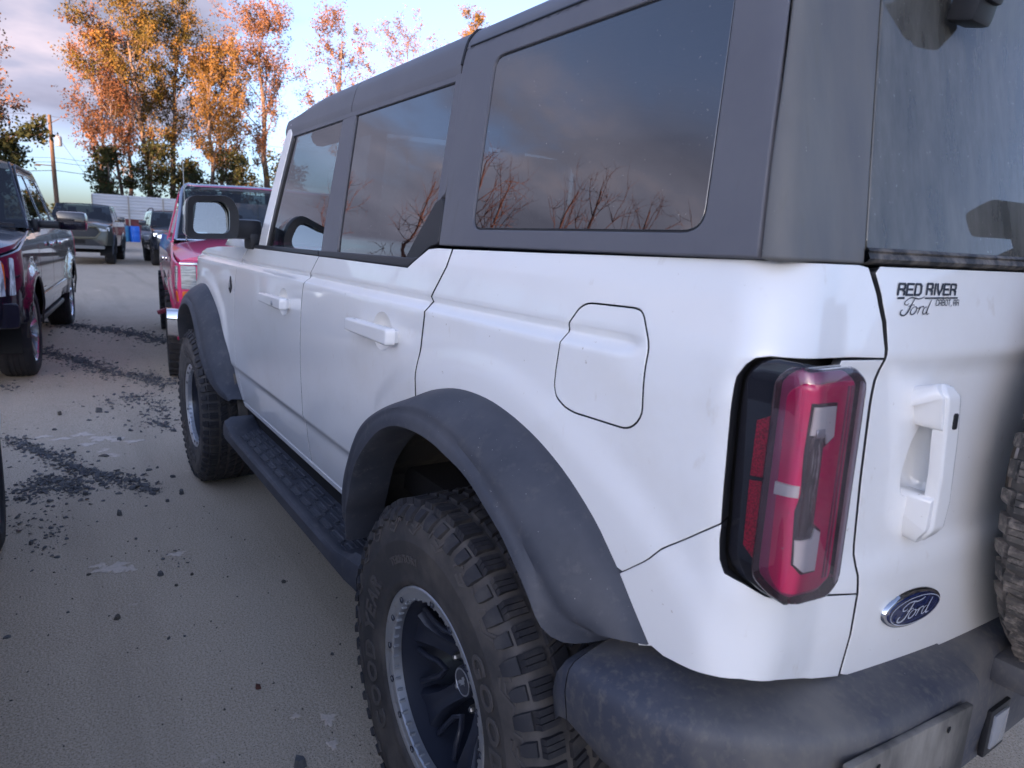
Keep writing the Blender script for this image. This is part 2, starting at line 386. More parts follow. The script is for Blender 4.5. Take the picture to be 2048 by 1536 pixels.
def green0(s, v):
    y = smooth_tab(G_Y, v, .008); z = smooth_tab(G_Z, v, .008)
    f = sstep(1.2, 1.95, s)
    z -= .05 * f * f * sstep(1.84, 1.95, v)
    if v > 1.93: xx = s; yy = y
    else: xx, yy = wrap(s, v, y, smooth_tab(G_X, v, .008), GRC)
    return np.array((xx, yy, z))
def s_normal(f, s, v, e=.0012):
    du = f(s + e, v) - f(s - e, v); dv = f(s, v + e) - f(s, v - e)
    n = np.cross(dv, du)
    return n / (np.linalg.norm(n) + 1e-12)
def on_surf(f, s, v, off=0.0):
    q = f(s, v)
    return q + s_normal(f, s, v) * off if off else q
# ---- tail lamp surface: flank strip, small corner radius, rear face
LRC = .022
def lamp0(s, v):
    # s runs from 0 at the front edge, rearwards along the flank, then inwards along the rear face
    ys = .868 + .010 * (1.28 - v); x0 = -.585; xr = -.742 - .030 * (1.28 - v)
    if v < 1.0: xr += .12 * (1.0 - v) ; ys -= .10 * (1.0 - v)
    if v > 1.265: xr += .35 * (v - 1.265); ys -= .15 * (v - 1.265)
    n = x0 - (xr + LRC)
    if s < n: return np.array((x0 - s, ys, v))
    t = (s - n) / LRC
    if t < math.pi / 2: return np.array((xr + LRC - LRC * math.sin(t), ys - LRC + LRC * math.cos(t), v))
    d = s - n - LRC * math.pi / 2
    return np.array((xr - .03 * d, ys - LRC - d, v))

# ------------------------------------------------------------------ paints and plastics
PAINT = mat('white_paint', (.91, .905, .89), .28, coat=1., noise=[(3.2, (.83, .81, .77), .52, .82, 6), (26, (.74, .69, .62), .64, .82, 8, (1, 1, .5)), (75, (.50, .45, .38), .715, .80, 3)])
RUBBER = mat('tyre_rubber', (.050, .047, .048), .72, noise=[(9, (.125, .110, .098), .40, .72), (60, (.10, .09, .08), .66, .8)], bump=(220, .25, .001))
TREADM = mat('tyre_tread', (.026, .026, .031), .7, noise=(20, (.075, .068, .064), .48, .75), bump=(150, .3, .001))
DUSTTREAD = mat('dusty_tread', (.055, .052, .050), .8, noise=[(14, (.20, .17, .145), .40, .70), (70, (.32, .27, .23), .50, .72)], bump=(150, .3, .001))
PLASTIC = mat('black_plastic', (.042, .047, .062), .55, noise=[(4.5, (.080, .083, .098), .40, .70), (30, (.110, .108, .112), .56, .80, 8), (170, (.38, .37, .36), .735, .78, 2)], bump=(500, .12, .0006))
BUMPERM = mat('dusty_bumper_plastic', (.055, .060, .080), .55, noise=[(5, (.16, .15, .138), .36, .70, 12, (1, 1, .55)), (80, (.17, .156, .136), .50, .88, 8, (1, 1, .7)), (120, (.36, .34, .30), .735, .79, 3)], bump=(420, .2, .0008))
TOPM = mat('hardtop_grey', (.125, .126, .146), .48, noise=[(3, (.150, .150, .166), .40, .68), (26, (.11, .11, .115), .62, .85, 8, (1, 1, .25))], bump=(700, .10, .0004))
DUSTTOP = mat('dusty_corner_grey', (.125, .128, .136), .6, noise=[(4, (.195, .188, .172), .36, .66, 7, (1.6, 1.6, .22)), (26, (.15, .145, .13), .58, .82, 8, (2, 2, .3)), (150, (.45, .43, .38), .745, .79, 2)], bump=(700, .1, .0004))
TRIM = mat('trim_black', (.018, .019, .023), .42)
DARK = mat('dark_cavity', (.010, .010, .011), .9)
SEALD = mat('dirty_seal', (.035, .035, .036), .6, noise=(38, (.22, .19, .16), .42, .70, 8))
LINER = mat('wheel_liner', (.085, .076, .068), .8, noise=(7, (.22, .18, .14), .46, .74, 8))
SEATM = mat('seat_cloth', (.030, .034, .050), .8, bump=(300, .2, .001))
SILVER = mat('ring_silver', (.56, .58, .62), .36, .85, noise=(40, (.42, .40, .38), .55, .8))
WHEELB = mat('wheel_black', (.032, .037, .056), .36, noise=(50, (.12, .10, .08), .70, .80), coat=.2)
CHROME = mat('chrome', (.75, .76, .78), .08, 1.)
STEEL = mat('lug_steel', (.38, .37, .35), .35, .9)
LENSRED = mat('lamp_red', (.86, .012, .15), .22, coat=.8, noise=(5, (.72, .008, .11), .4, .7))
DEEPRED = mat('reflector_red', (.30, .004, .030), .3, coat=.8, noise=(420, (.10, .002, .008), .45, .60, 1), bump=(520, .9, .002))
LAMPWHITE = mat('lamp_white', (.82, .82, .80), .3, coat=.5)
LAMPDARK = mat('lamp_dark', (.016, .016, .022), .25, coat=.8)
LEDM = mat('lamp_led_strip', (.035, .035, .038), .25, noise=(9, (.60, .59, .56), .52, .66, 6, (12, 12, .9)), coat=.6)
LENSCLR = glass_mat('lamp_clear_lens', (.98, .93, .96), .02, ((.70, .52, .60), .015, .10, (1, 1, 1)))
PURPLE = mat('lamp_purple', (.30, .020, .10), .3, coat=.6)
GLASSD = glass_mat('privacy_glass', (.030, .034, .038), .0, ((.5, .48, .45), .0, .010, (1, 1, .4)), 2.5)
GLASSF = glass_mat('front_door_glass', (.34, .40, .42), .0, ((.5, .48, .45), .0, .012, (1, 1, .4)), 2.1)
GLASSR = glass_mat('dusty_rear_glass', (.12, .13, .15), .02, ((.40, .40, .37), .14, .34, (1.4, 1.4, .25)))
MIRRORM = mat('mirror_glass', (.80, .86, .84), .03, 1.)
BADGEBLUE = mat('badge_blue', (.010, .020, .085), .25, coat=.8)
STICKER = mat('sticker_black', (.030, .034, .045), .45)
PLATEM = mat('plate_backing', (.05, .048, .046), .55, noise=[(7, (.27, .25, .22), .44, .66, 9, (1, 1, .35))])
CARBONW = mat('interior_trim', (.03, .03, .034), .7)

# ------------------------------------------------------------------ the white off-roader
suv = thing('off_road_suv', 'white four-door off-road SUV with black flares, filling the right of the picture', 'car')
B, G = body0, green0
FLARE_I = [(.8369, .5929), (.8137, .6624), (.7407, .757), (.6519, .8441), (.5288, .9317), (.3977, .9941), (.2628, 1.0442), (.1886, 1.075), (.103, 1.0986), (.0248, 1.1093), (-.062, 1.1096), (-.1422, 1.0985), (-.2148, 1.0796), (-.2716, 1.0555), (-.3172, 1.0282), (-.3552, .9978), (-.3847, .9674), (-.4062, .9377), (-.429, .9071), (-.4559, .8671), (-.4913, .8204)]
SEAM_DD = [(1.095, 1.346), (1.140, 1.302), (1.178, 1.270), (1.197, 1.225), (1.211, 1.153), (1.222, 1.03), (1.224, .93), (1.22, .82), (1.212, .70), (1.190, .604)]
SEAM_DF = [(2.06, 1.346), (2.13, 1.302), (2.185, 1.268), (2.215, 1.225), (2.242, 1.15), (2.262, 1.04), (2.268, .93), (2.275, .79), (2.268, .70), (2.225, .604)]
SEAM_DR = [(.2027, 1.400), (.2045, 1.36), (.2300, 1.322), (.2545, 1.287), (.2585, 1.263), (.2585, 1.24), (.266, 1.18), (.272, 1.13), (.272, 1.088), (.266, 1.030)]
def shift(P, ds, dv=0.): return [(a + ds, b + dv) for a, b in P]
GAP = .0032
# flare edge pulled a little under the flare
def under(P, d): return [(a - d * (a - .0) / max(.2, math.hypot(a, b - .43)), b - d * (b - .43) / max(.2, math.hypot(a, b - .43))) for a, b in P]
FU = under(FLARE_I, .022)
CREASE_ROWS = [.742, .754, .765, 1.2525, 1.2545, 1.259, 1.264, 1.269, 1.2725, 1.276, 1.281, 1.286, 1.290]
fi_dr = [q for q in FU if q[0] > .262]           # flare in front of the door seam
rear_door = shift(SEAM_DD[:1], -GAP) + [(.405, 1.346), (.318, 1.396), (.2728, 1.400)] + shift(SEAM_DR, GAP) + fi_dr[::-1][0:] [:-1] + [(.822, .604)] + shift(SEAM_DD, -GAP)[::-1][:-1]
front_door = shift(SEAM_DF[:1], -GAP) + shift(SEAM_DD, GAP) + shift(SEAM_DF, -GAP)[::-1][:-1]
quarter = shift(SEAM_DR, -GAP - .0016)[:1] + [(-.1586, 1.4045), (-.4443, 1.4098), (-.594, 1.4127), (-.6751, 1.4122), (-.758, 1.4124), (-.778, 1.4095), (-.7822, 1.404), (-.8051, 1.3722), (-.8241, 1.3342), (-.8356, 1.296), (-.8375, 1.2835), (-.7715, 1.2865), (-.621, 1.2900), (-.603, 1.286), (-.594, 1.277), (-.5890, 1.2591), (-.5895, 1.224), (-.591, 1.136), (-.5920, 1.0545), (-.5618, 1.0315), (-.4993, .982), (-.432, .914)] + [q for q in FU[::-1] if q[0] > -.41 and q[0] < .262] + shift(SEAM_DR, -GAP - .0016)[::-1][:-1]
lower_q = [(-.5925, 1.0520), (-.5618, 1.0290), (-.4993, .9795), (-.430, .910), FU[-3], FU[-2], FU[-1], (-.4958, .820), (-.5184, .8165), (-.5531, .8215), (-.5984, .829), (-.6364, .831), (-.695, .8194), (-.7857, .7908), (-.8468, .7782), (-.8536, .8487), (-.8525, .9205), (-.7939, .9302), (-.6834, .9509), (-.653, .9599), (-.6272, .9738), (-.601, .983), (-.5937, 1.002), (-.5915, 1.03)]
filler = [(-.7500, 1.2825), (-.8372, 1.2805), (-.8445, .9682), (-.8525, .9230), (-.7800, .9360), (-.742, .960)]
FF_C = 2.949
FUEL = round_poly([(-.3079, 1.3281), (-.398, 1.3304), (-.4112, 1.3277), (-.4188, 1.3182), (-.4326, 1.2829), (-.439, 1.2669), (-.445, 1.1732), (-.438, 1.1564), (-.4254, 1.1441), (-.4129, 1.1395), (-.3106, 1.1377), (-.2874, 1.1426), (-.2637, 1.1554), (-.2554, 1.1734), (-.256, 1.2032), (-.2603, 1.2502), (-.2599, 1.2584), (-.2561, 1.2709), (-.2604, 1.2836), (-.2706, 1.2993), (-.281, 1.3159), (-.2947, 1.325)], .008, 2)
FFI = [(2.821, 1.1097), (2.6776, 1.058), (2.5485, .9829), (2.4597, .8708), (2.3896, .7728), (2.3486, .6854), (2.2961, .6378), (2.262, .604)]
fender = shift(SEAM_DF, GAP) + [(2.27, .60)] + [(a + .02, b - .012) for a, b in FFI[::-1][1:]] + [(2.96, 1.112), (3.10, 1.105), (3.24, 1.07), (3.36, .98), (3.44, .86), (3.70, .86), (3.72, 1.10), (3.66, 1.20), (3.40, 1.262), (3.18, 1.285), (2.99, 1.315), (2.70, 1.332), (2.40, 1.340), (2.15, 1.346)]
PK = dict(ds=.03, dv=.016, rows=CREASE_ROWS, depth=.034, gap_shade=TRIM, shade_holes=False)
for sd in (1, -1):
    panel('quarter_panel', B, quarter, PAINT, suv, holes=[FUEL] if sd > 0 else (), side=sd, ds=.022, dv=.014, rows=CREASE_ROWS, depth=.034, gap_shade=TRIM)
    panel('rear_door', B, rear_door, PAINT, suv, side=sd, holes=[[(.500 + .064 * math.cos(t), 1.1735 + .051 * math.sin(t)) for t in np.linspace(0, 2 * math.pi, 32, endpoint=False)]], **PK)
    panel('front_door', B, front_door, PAINT, suv, side=sd, holes=[[(1.425 + .064 * math.cos(t), 1.1635 + .051 * math.sin(t)) for t in np.linspace(0, 2 * math.pi, 32, endpoint=False)]], **PK)
    panel('front_fender', B, fender, PAINT, suv, side=sd, **PK)
    panel('lower_quarter_panel', B, lower_q, PAINT, suv, side=sd, ds=.02, dv=.016, depth=.03, gap_shade=TRIM)
    panel('corner_filler', B, filler, PAINT, suv, side=sd, ds=.02, dv=.03, gap_shade=TRIM)
fd = panel('fuel_door', B, offset_poly(FUEL, .0030), PAINT, suv, ds=.02, dv=.014, rows=CREASE_ROWS, depth=.03, gap_shade=TRIM)
# dark shell behind the gaps
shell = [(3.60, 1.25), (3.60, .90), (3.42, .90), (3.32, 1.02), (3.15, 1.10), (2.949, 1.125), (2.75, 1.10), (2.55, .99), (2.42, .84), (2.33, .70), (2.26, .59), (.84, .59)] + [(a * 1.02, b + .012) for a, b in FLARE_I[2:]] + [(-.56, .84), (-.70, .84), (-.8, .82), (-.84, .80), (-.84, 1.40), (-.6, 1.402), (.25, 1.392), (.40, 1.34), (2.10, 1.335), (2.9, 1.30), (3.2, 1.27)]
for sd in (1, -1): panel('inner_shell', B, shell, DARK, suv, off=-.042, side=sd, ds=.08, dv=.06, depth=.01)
# rocker strip under the doors
for sd in (1, -1):
    panel('rocker_strip', B, [(2.255, .597), (.845, .597), (.852, .578), (2.225, .578)], PAINT, suv, side=sd, depth=.03)
    MB().box((1.5, sd * .70, .54), (1.7, .28, .09)).build('sill_box', DARK, suv)
# tailgate, one piece across the back
TG = [(-.7960, 1.4020), (-.8165, 1.3722), (-.8345, 1.3342), (-.8435, 1.296), (-.8440, 1.28), (-.8495, .9682), (-.8580, .9226), (-.8585, .8487), (-.8520, .7810), (-.907, .7600), (-1.06, .750), (-1.48, .742)]
def other_side(P): return [(2 * -1.4815 - a, b) for a, b in P]
tail = [(-.7960, 1.4095), (-.803, 1.4115)]
tgp = TG[:] + [q for q in other_side(TG)[::-1]][1:]
tgp = tgp + [(-2.15, 1.4115), (-1.4815, 1.4125), (-.803, 1.4115)]
BOWL = catmull([(-.9925, 1.1800), (-.9780, 1.1790), (-.9611, 1.1620), (-.9480, 1.135), (-.9393, 1.0947), (-.945, 1.067), (-.9605, 1.0605), (-1.012, 1.0567), (-1.020, 1.10), (-1.010, 1.165)], 4, True)
tailgate = panel('tailgate', B, tgp, PAINT, suv, holes=[BOWL], depth=.02, gap_shade=TRIM, shade_holes=False, ds=.03, dv=.018, rows=[.955, .97, .985, 1.245, 1.255, 1.265, 1.275, 1.285, 1.295])
obj('tailgate_inner', [(-.655, y, z) for z in (.74, 1.40) for y in (-.66, .66)], [(0, 1, 3, 2)], DARK, suv)
# grab recess of the tailgate handle: bowl behind the opening
bowl_r = BOWL
cxy_ = np.mean(np.array(bowl_r), 0)
rows_ = []
for k, dp in ((1.16, -.007), (1.0, -.012), (.93, -.024), (.78, -.036), (.5, -.041), (.02, -.042)):
    rows_.append([tuple(on_surf(B, cxy_[0] + (a - cxy_[0]) * k, cxy_[1] + (b - cxy_[1]) * k, dp)) for a, b in bowl_r])
MB().grid(rows_, closed_u=True).build('handle_recess', PAINT, tailgate, auto=None)
# tailgate handle: bracket-shaped grip standing proud
grip = [(-.944, 1.236), (-.951, 1.247), (-.972, 1.244), (-.981, 1.229), (-.993, 1.164), (-1.003, 1.06), (-.998, 1.020), (-.987, 1.001), (-.972, .994), (-.9645, 1.001), (-.9630, 1.105), (-.950, 1.205)]
def hand0(s, v):
    # grip face stands off the tailgate
    q = body0(s, 1.12); e = .012 * (sstep(1.225, 1.250, v) + sstep(1.020, .992, v)); return np.array((q[0] - .044 + e, q[1], v))
gh = panel('tailgate_handle', hand0, grip, PAINT, suv, ds=.008, dv=.012, depth=.020, inset=.006, step=.008)
panel('handle_post', hand0, round_poly([(-.934, 1.2475), (-.972, 1.2465), (-.991, 1.178), (-.950, 1.174)], .010, 4), PAINT, gh, off=-.004, ds=.008, dv=.012, depth=.058, inset=.002, step=.006)
panel('handle_post', hand0, round_poly([(-.956, 1.070), (-1.001, 1.064), (-.992, .995), (-.952, .992)], .010, 4), PAINT, gh, off=-.004, ds=.008, dv=.012, depth=.058, inset=.002, step=.006)
panel('lock_cover', hand0, round_poly([(-.9665, 1.203), (-.977, 1.203), (-.9785, 1.178), (-.968, 1.178)], .004), TRIM, gh, off=.002, ds=.01, dv=.01, depth=.004, inset=.001, step=.004)
# oval badge
ov = [(-.9968 + .0745 * math.cos(t), .8695 + .0315 * math.sin(t)) for t in np.linspace(0, 2 * math.pi, 48, endpoint=False)]
badge = panel('oval_badge', B, ov, CHROME, tailgate, off=.007, ds=.02, dv=.01, depth=.01, inset=.002, step=.006)
ov2 = [(-.9968 + .0680 * math.cos(t), .8695 + .0262 * math.sin(t)) for t in np.linspace(0, 2 * math.pi, 48, endpoint=False)]
panel('badge_field', B, ov2, BADGEBLUE, badge, off=.0085, ds=.02, dv=.01, depth=.003, inset=.001, step=.006)
ov3 = [(-.9968 + .0655 * math.cos(t), .8695 + .0240 * math.sin(t)) for t in np.linspace(0, 2 * math.pi, 60)]
# flowing script strokes (x to the right, y up, unit = letter height)
SCRIPT = [
    ([(-1.05, .62), (-.80, .78), (-.45, .80), (-.10, .72), (.25, .78), (.45, .90)], .10),
    ([(-.95, .66), (-1.16, .50), (-1.14, .28), (-.92, .24), (-.80, .36)], .08),
    ([(-.36, .76), (-.50, .40), (-.66, -.05), (-.84, -.42), (-1.10, -.58), (-1.36, -.46), (-1.36, -.22), (-1.22, -.14)], .12),
    ([(-.80, .12), (-.60, .18), (-.36, .26), (-.30, .18)], .06),
    ([(-.28, .10), (-.46, -.06), (-.52, -.32), (-.40, -.50), (-.18, -.42), (-.02, -.14), (-.08, .08), (-.28, .10)], .09),
    ([(-.08, .04), (.10, -.02), (.24, .10)], .06),
    ([(.24, .12), (.20, -.16), (.10, -.46)], .09),
    ([(.16, -.20), (.34, .08), (.52, .14), (.56, .04)], .08),
    ([(.86, .10), (.66, .02), (.56, -.24), (.62, -.46), (.80, -.42), (.96, -.12)], .09),
    ([(1.16, .66), (1.02, .16), (.92, -.26), (.98, -.48), (1.16, -.42)], .10)]
def script_on(f, cs, cv, h, shear, off, squeeze=1.):
    V = []; F = []
    for P, w in SCRIPT:
        Q = catmull(P, 5); V2, F2 = ribbon(Q, [w * (.55 + .45 * math.sin(math.pi * (i + .5) / len(Q))) for i in range(len(Q))])
        k = len(V)
        for x, y in V2:
            V.append(on_surf(f, cs - (x + shear * y) * h * squeeze, cv + y * h, off))
        F += [tuple(i + k for i in q) for q in F2]
    return V, F
V, F = script_on(B, -.9968, .8685, .0225, .15, .0112, 1.45)
MB().add(V, F).add(*(lambda r: ([on_surf(B, a, b, .0110) for a, b in r[0]], r[1]))(ribbon(ov3, .0014))).build('badge_script', mat('script_silver', (.62, .63, .65), .4, .3), badge, fix=False)
# dealer sticker: block letters cut by a thin line, rule, script and town
BLK = {'R': [[(0, 0), (0, 1), (.55, 1), (.62, .9), (.62, .62), (.55, .5), (.12, .5)], [(.34, .5), (.62, .30), (.62, 0)]],
       'E': [[(.62, 1), (0, 1), (0, 0), (.62, 0)], [(.0, .5), (.55, .5)]],
       'D': [[(0, 0), (0, 1), (.46, 1), (.62, .82), (.62, .18), (.46, 0), (0, 0)]],
       'I': [[(.1, 0), (.1, 1)]],
       'V': [[(0, 1), (.06, .55), (.31, 0), (.56, .55), (.62, 1)]],
       'C': [[(.6, .8), (.6, .9), (.48, 1), (.12, 1), (0, .88), (0, .12), (.12, 0), (.48, 0), (.6, .12), (.6, .22)]],
       'A': [[(0, 0), (0, .82), (.14, 1), (.46, 1), (.6, .82), (.6, 0)], [(0, .42), (.6, .42)]],
       'B': [[(0, 0), (0, 1), (.45, 1), (.57, .88), (.57, .62), (.45, .52), (0, .52)], [(.45, .52), (.6, .4), (.6, .12), (.48, 0), (0, 0)]],
       'O': [[(.12, 0), (0, .12), (0, .88), (.12, 1), (.48, 1), (.6, .88), (.6, .12), (.48, 0), (.12, 0)]],
       'T': [[(0, 1), (.62, 1)], [(.31, 1), (.31, 0)]], ',': [[(.12, .06), (.06, -.2)]], ' ': []}
ADV = {'I': .36, ',': .34, ' ': .42}
def block_text(txt, h, wd, stroke, cut=None):
    V = []; F = []; x = 0.
    for ch in txt:
        for st in BLK[ch]:
            for a, b in zip(st, st[1:]):
                dx, dy = b[0] - a[0], b[1] - a[1]; L = math.hypot(dx, dy); e = stroke * .35 / L
                a2 = (a[0] - dx * e, a[1] - dy * e); b2 = (b[0] + dx * e, b[1] + dy * e)
                V2, F2 = ribbon([a2, b2], stroke); k = len(V)
                V += [((x + q[0]) * wd, q[1] * h) for q in V2]; F += [tuple(i + k for i in q) for q in F2]
        x += ADV.get(ch, .86)
    return V, F, x * wd
st = MB()
def put_flat(V2, F2, s0, v0, off=.0012): st.add([on_surf(B, s0 - a, v0 + b, off) for a, b in V2], F2)
V2, F2, w_ = block_text('RED', .0155, .0225, .21); put_flat(V2, F2, -.8495, 1.3725)
V2, F2, w_ = block_text('RIVER', .0155, .0205, .21); put_flat(V2, F2, -.9165, 1.3735)
put_flat(*ribbon([(0, 0), (.016, 0)], .0030), -.8500, 1.3678); put_flat(*ribbon([(.064, .0), (.148, .0008)], .0024), -.8500, 1.3680)
V2, F2, w_ = block_text('CABOT, AR', .0082, .0090, .15); put_flat(V2, F2, -.9435, 1.3575)
V, F = script_on(B, -.8985, 1.3535, .0185, .10, .0012, 1.45); st.add(V, F)
st.build('dealer_sticker', STICKER, tailgate, fix=False, smooth=False)

# ------------------------------------------------------------------ hardtop, windows, roof
HT = [(.332, 1.870), (.330, 1.83), (.2968, 1.622), (.2670, 1.4075), (-.16, 1.4107), (-.42, 1.414), (-.5500, 1.4165), (-.5590, 1.5344), (-.5690, 1.6354), (-.5790, 1.7534), (-.584, 1.82), (-.584, 1.870)]
HW = round_poly([(.183, 1.8215), (-.492, 1.8215), (-.4665, 1.4465), (.131, 1.4445)], .035, 6)
CORNER = [(-.5545, 1.4156), (-.5635, 1.5344), (-.5735, 1.6354), (-.5830, 1.7534), (-.588, 1.82), (-.588, 1.90), (-.75, 1.90), (-.7545, 1.787), (-.7525, 1.4148)]
for sd in (1, -1):
    sp_ = panel('hardtop_side', G, HT, TOPM, suv, holes=[HW], side=sd, depth=.018, inset=.003, rows=[1.80, 1.815, 1.83, 1.845, 1.86])
    gl_ = panel('rear_side_glass', G, offset_poly(HW, .004), GLASSD, suv, off=-.004, side=sd, depth=.004, inset=.001)
    panel('glass_gasket', G, offset_poly(HW, -.001), TRIM, gl_, holes=[offset_poly(HW, .0105)], off=-.0055, side=sd, depth=.006, inset=.001, ds=.1, dv=.1)
    panel('hardtop_corner', G, CORNER, DUSTTOP, suv, side=sd, depth=.018, inset=.004, ds=.02)
    # doors: glass, pillar cover, sill moulding, header strips
    panel('rear_door_glass', G, [(1.014, 1.800), (.356, 1.800), (.322, 1.50), (.432, 1.366), (.955, 1.366)], GLASSD, suv, off=-.010, side=sd, depth=.004, inset=.001)
    panel('front_door_glass', G, [(1.675, 1.795), (1.129, 1.795), (1.106, 1.362), (1.775, 1.356)], GLASSF, suv, off=-.010, side=sd, depth=.004, inset=.001)
    panel('pillar_cover', G, [(1.128, 1.796), (1.013, 1.798), (.9545, 1.366), (1.108, 1.362)], TOPM, suv, off=-.004, side=sd, depth=.012)
    panel('window_corner_trim', G, round_poly([(.439, 1.366), (.324, 1.508), (.292, 1.518), (.272, 1.410), (.310, 1.404), (.385, 1.362)], .008), TRIM, suv, off=.001, side=sd, depth=.018)
    panel('door_frame_strip', G, [(.358, 1.812), (.325, 1.812), (.2985, 1.66), (.2925, 1.53), (.325, 1.506)], TOPM, suv, off=-.003, side=sd, depth=.014)
    panel('window_header', G, [(1.715, 1.8125), (1.70, 1.797), (.350, 1.797), (.337, 1.815)], TOPM, suv, off=-.004, side=sd, depth=.016, dv=.006)
    panel('header_seal', G, [(1.72, 1.829), (1.71, 1.8125), (.337, 1.815), (.334, 1.829)], TRIM, suv, off=-.016, side=sd, depth=.02)
    panel('sill_moulding', B, [(2.045, 1.347), (1.096, 1.347), (1.112, 1.366), (2.03, 1.362)], TRIM, suv, off=.001, side=sd, depth=.03, inset=.004)
    panel('sill_moulding', B, [(1.091, 1.347), (.404, 1.347), (.352, 1.376), (.41, 1.372), (1.106, 1.366)], TRIM, suv, off=.001, side=sd, depth=.03, inset=.004)
    panel('windscreen_pillar', G, [(1.735, 1.86), (1.705, 1.805), (1.80, 1.358), (1.915, 1.358), (1.84, 1.62), (1.785, 1.80)], PAINT, suv, side=sd, depth=.03, inset=.004)
    panel('pillar_seal', G, [(1.712, 1.803), (1.674, 1.795), (1.774, 1.356), (1.806, 1.356)], TRIM, suv, off=-.004, side=sd, depth=.012)
def roof_piece(name, s0, s1, v0):
    vs = [v0, 1.836, 1.842, 1.85, 1.86, 1.87, 1.88, 1.89, 1.90, 1.91, 1.925, 1.94, 1.96, 2.0, 2.1, 2.3, 2.65]
    ss = np.linspace(s0, s1, 14); rows = []
    for s_ in ss:
        L_ = [tuple(G(s_, v)) for v in vs]; rows.append([(a, b, c - .018 if i == 0 else c) for i, (a, b, c) in enumerate([L_[0]] + L_)] + [(a, -b, c) for a, b, c in L_[::-1][1:]])
    e0 = [(a, b * .97, c - .03) for a, b, c in rows[0]]; e1 = [(a, b * .97, c - .03) for a, b, c in rows[-1]]
    return MB().grid([e0] + rows + [e1]).build(name, TOPM, suv, auto=28)
roof_piece('roof_rear_panel', .328, -.60, 1.872)
roof_piece('roof_middle_panel', 1.050, .336, 1.828)
roof_piece('roof_front_panel', 1.80, 1.056, 1.828)
MB().tube([tuple(G(.332, v) * 1.0) for v in (1.83, 1.85, 1.87, 1.89, 1.905, 1.925, 1.95, 2.0, 2.2, 2.6)], .005, 6).build('roof_seal', TRIM, suv)
# gutter groove in the hardtop
MB().tube([tuple(on_surf(G, s_, 1.870, -.001)) for s_ in np.linspace(.31, -.58, 20)], .0035, 6).build('roof_joint', TRIM, suv)
# rear glass and its sealing strips
def mir(P): return P + [(2 * -1.394 - a, b) for a, b in P[::-1]]
rg = panel('liftgate_glass', G, [(-.7560, 1.434), (-.7600, 1.80), (-.775, 1.88), (-2.013, 1.88), (-2.028, 1.80), (-2.032, 1.434)], GLASSR, suv, off=-.001, ds=.05, dv=.04, depth=.006, inset=.002)
MB().grid([[tuple(on_surf(G, s_, v, o_)) for s_ in np.linspace(-.752, -2.03, 40)] for v, o_ in ((1.4375, -.002), (1.4355, .004), (1.431, .007), (1.4285, .0045), (1.4265, .006), (1.420, .008), (1.4165, .004), (1.4145, -.01))]).build('glass_seal_strip', SEALD, rg, auto=50)
hy = .505
hinge = MB().box((0, 0, 0), (.045, .082, .16), bev=.012)
for hy, nm in ((.425, 0), (-.425, 0)):
    P_ = G(-.956, 1.80); MB().box((-.652, hy, 1.852), (.045, .060, .15), rot=(0, math.radians(-13), 0), bev=.010).box((-.670, hy, 1.852), (.028, .044, .10), rot=(0, math.radians(-13), 0), bev=.008).build('glass_hinge', TRIM, suv)
# windscreen, bonnet, nose
MB().grid([[(1.80 + .02 * (1 - abs(t)) , .735 * t, 1.858), (1.90 + .05 * (1 - t * t), .78 * t, 1.36)] for t in np.linspace(-1, 1, 9)]).build('windscreen', GLASSF, suv)
rows_ = []
for x_ in np.linspace(1.98, 3.70, 12):
    u = (x_ - 1.98) / 1.72; zc_ = 1.385 - .055 * u - .16 * max(0, u - .9) * 8 * .3; w_ = .84 - .11 * u ** 3
    rows_.append([(x_, w_ * t, zc_ - .055 * abs(t) ** 5 + .012 * math.cos(t * 3)) for t in np.linspace(-1, 1, 15)])
MB().grid(rows_).build('bonnet', PAINT, suv)
for sd in (1, -1):
    MB().box((2.40, sd * .815, 1.360), (.50, .058, .042), taper=(.82, .8), bev=.008).build('fender_sight', PAINT, suv)
MB().box((3.70, 0, 1.05), (.12, 1.46, .44), bev=.03).build('grille_panel', TRIM, suv)
MB().box((3.74, 0, .66), (.26, 1.60, .26), bev=.05).build('front_bumper', PLASTIC, suv)
for sd in (1, -1): MB().lathe([(0, .03), (.06, .028), (.085, .015), (.09, 0)], 24, 'x', c=(3.755, sd * .58, 1.09)).build('headlight', LAMPWHITE, suv)
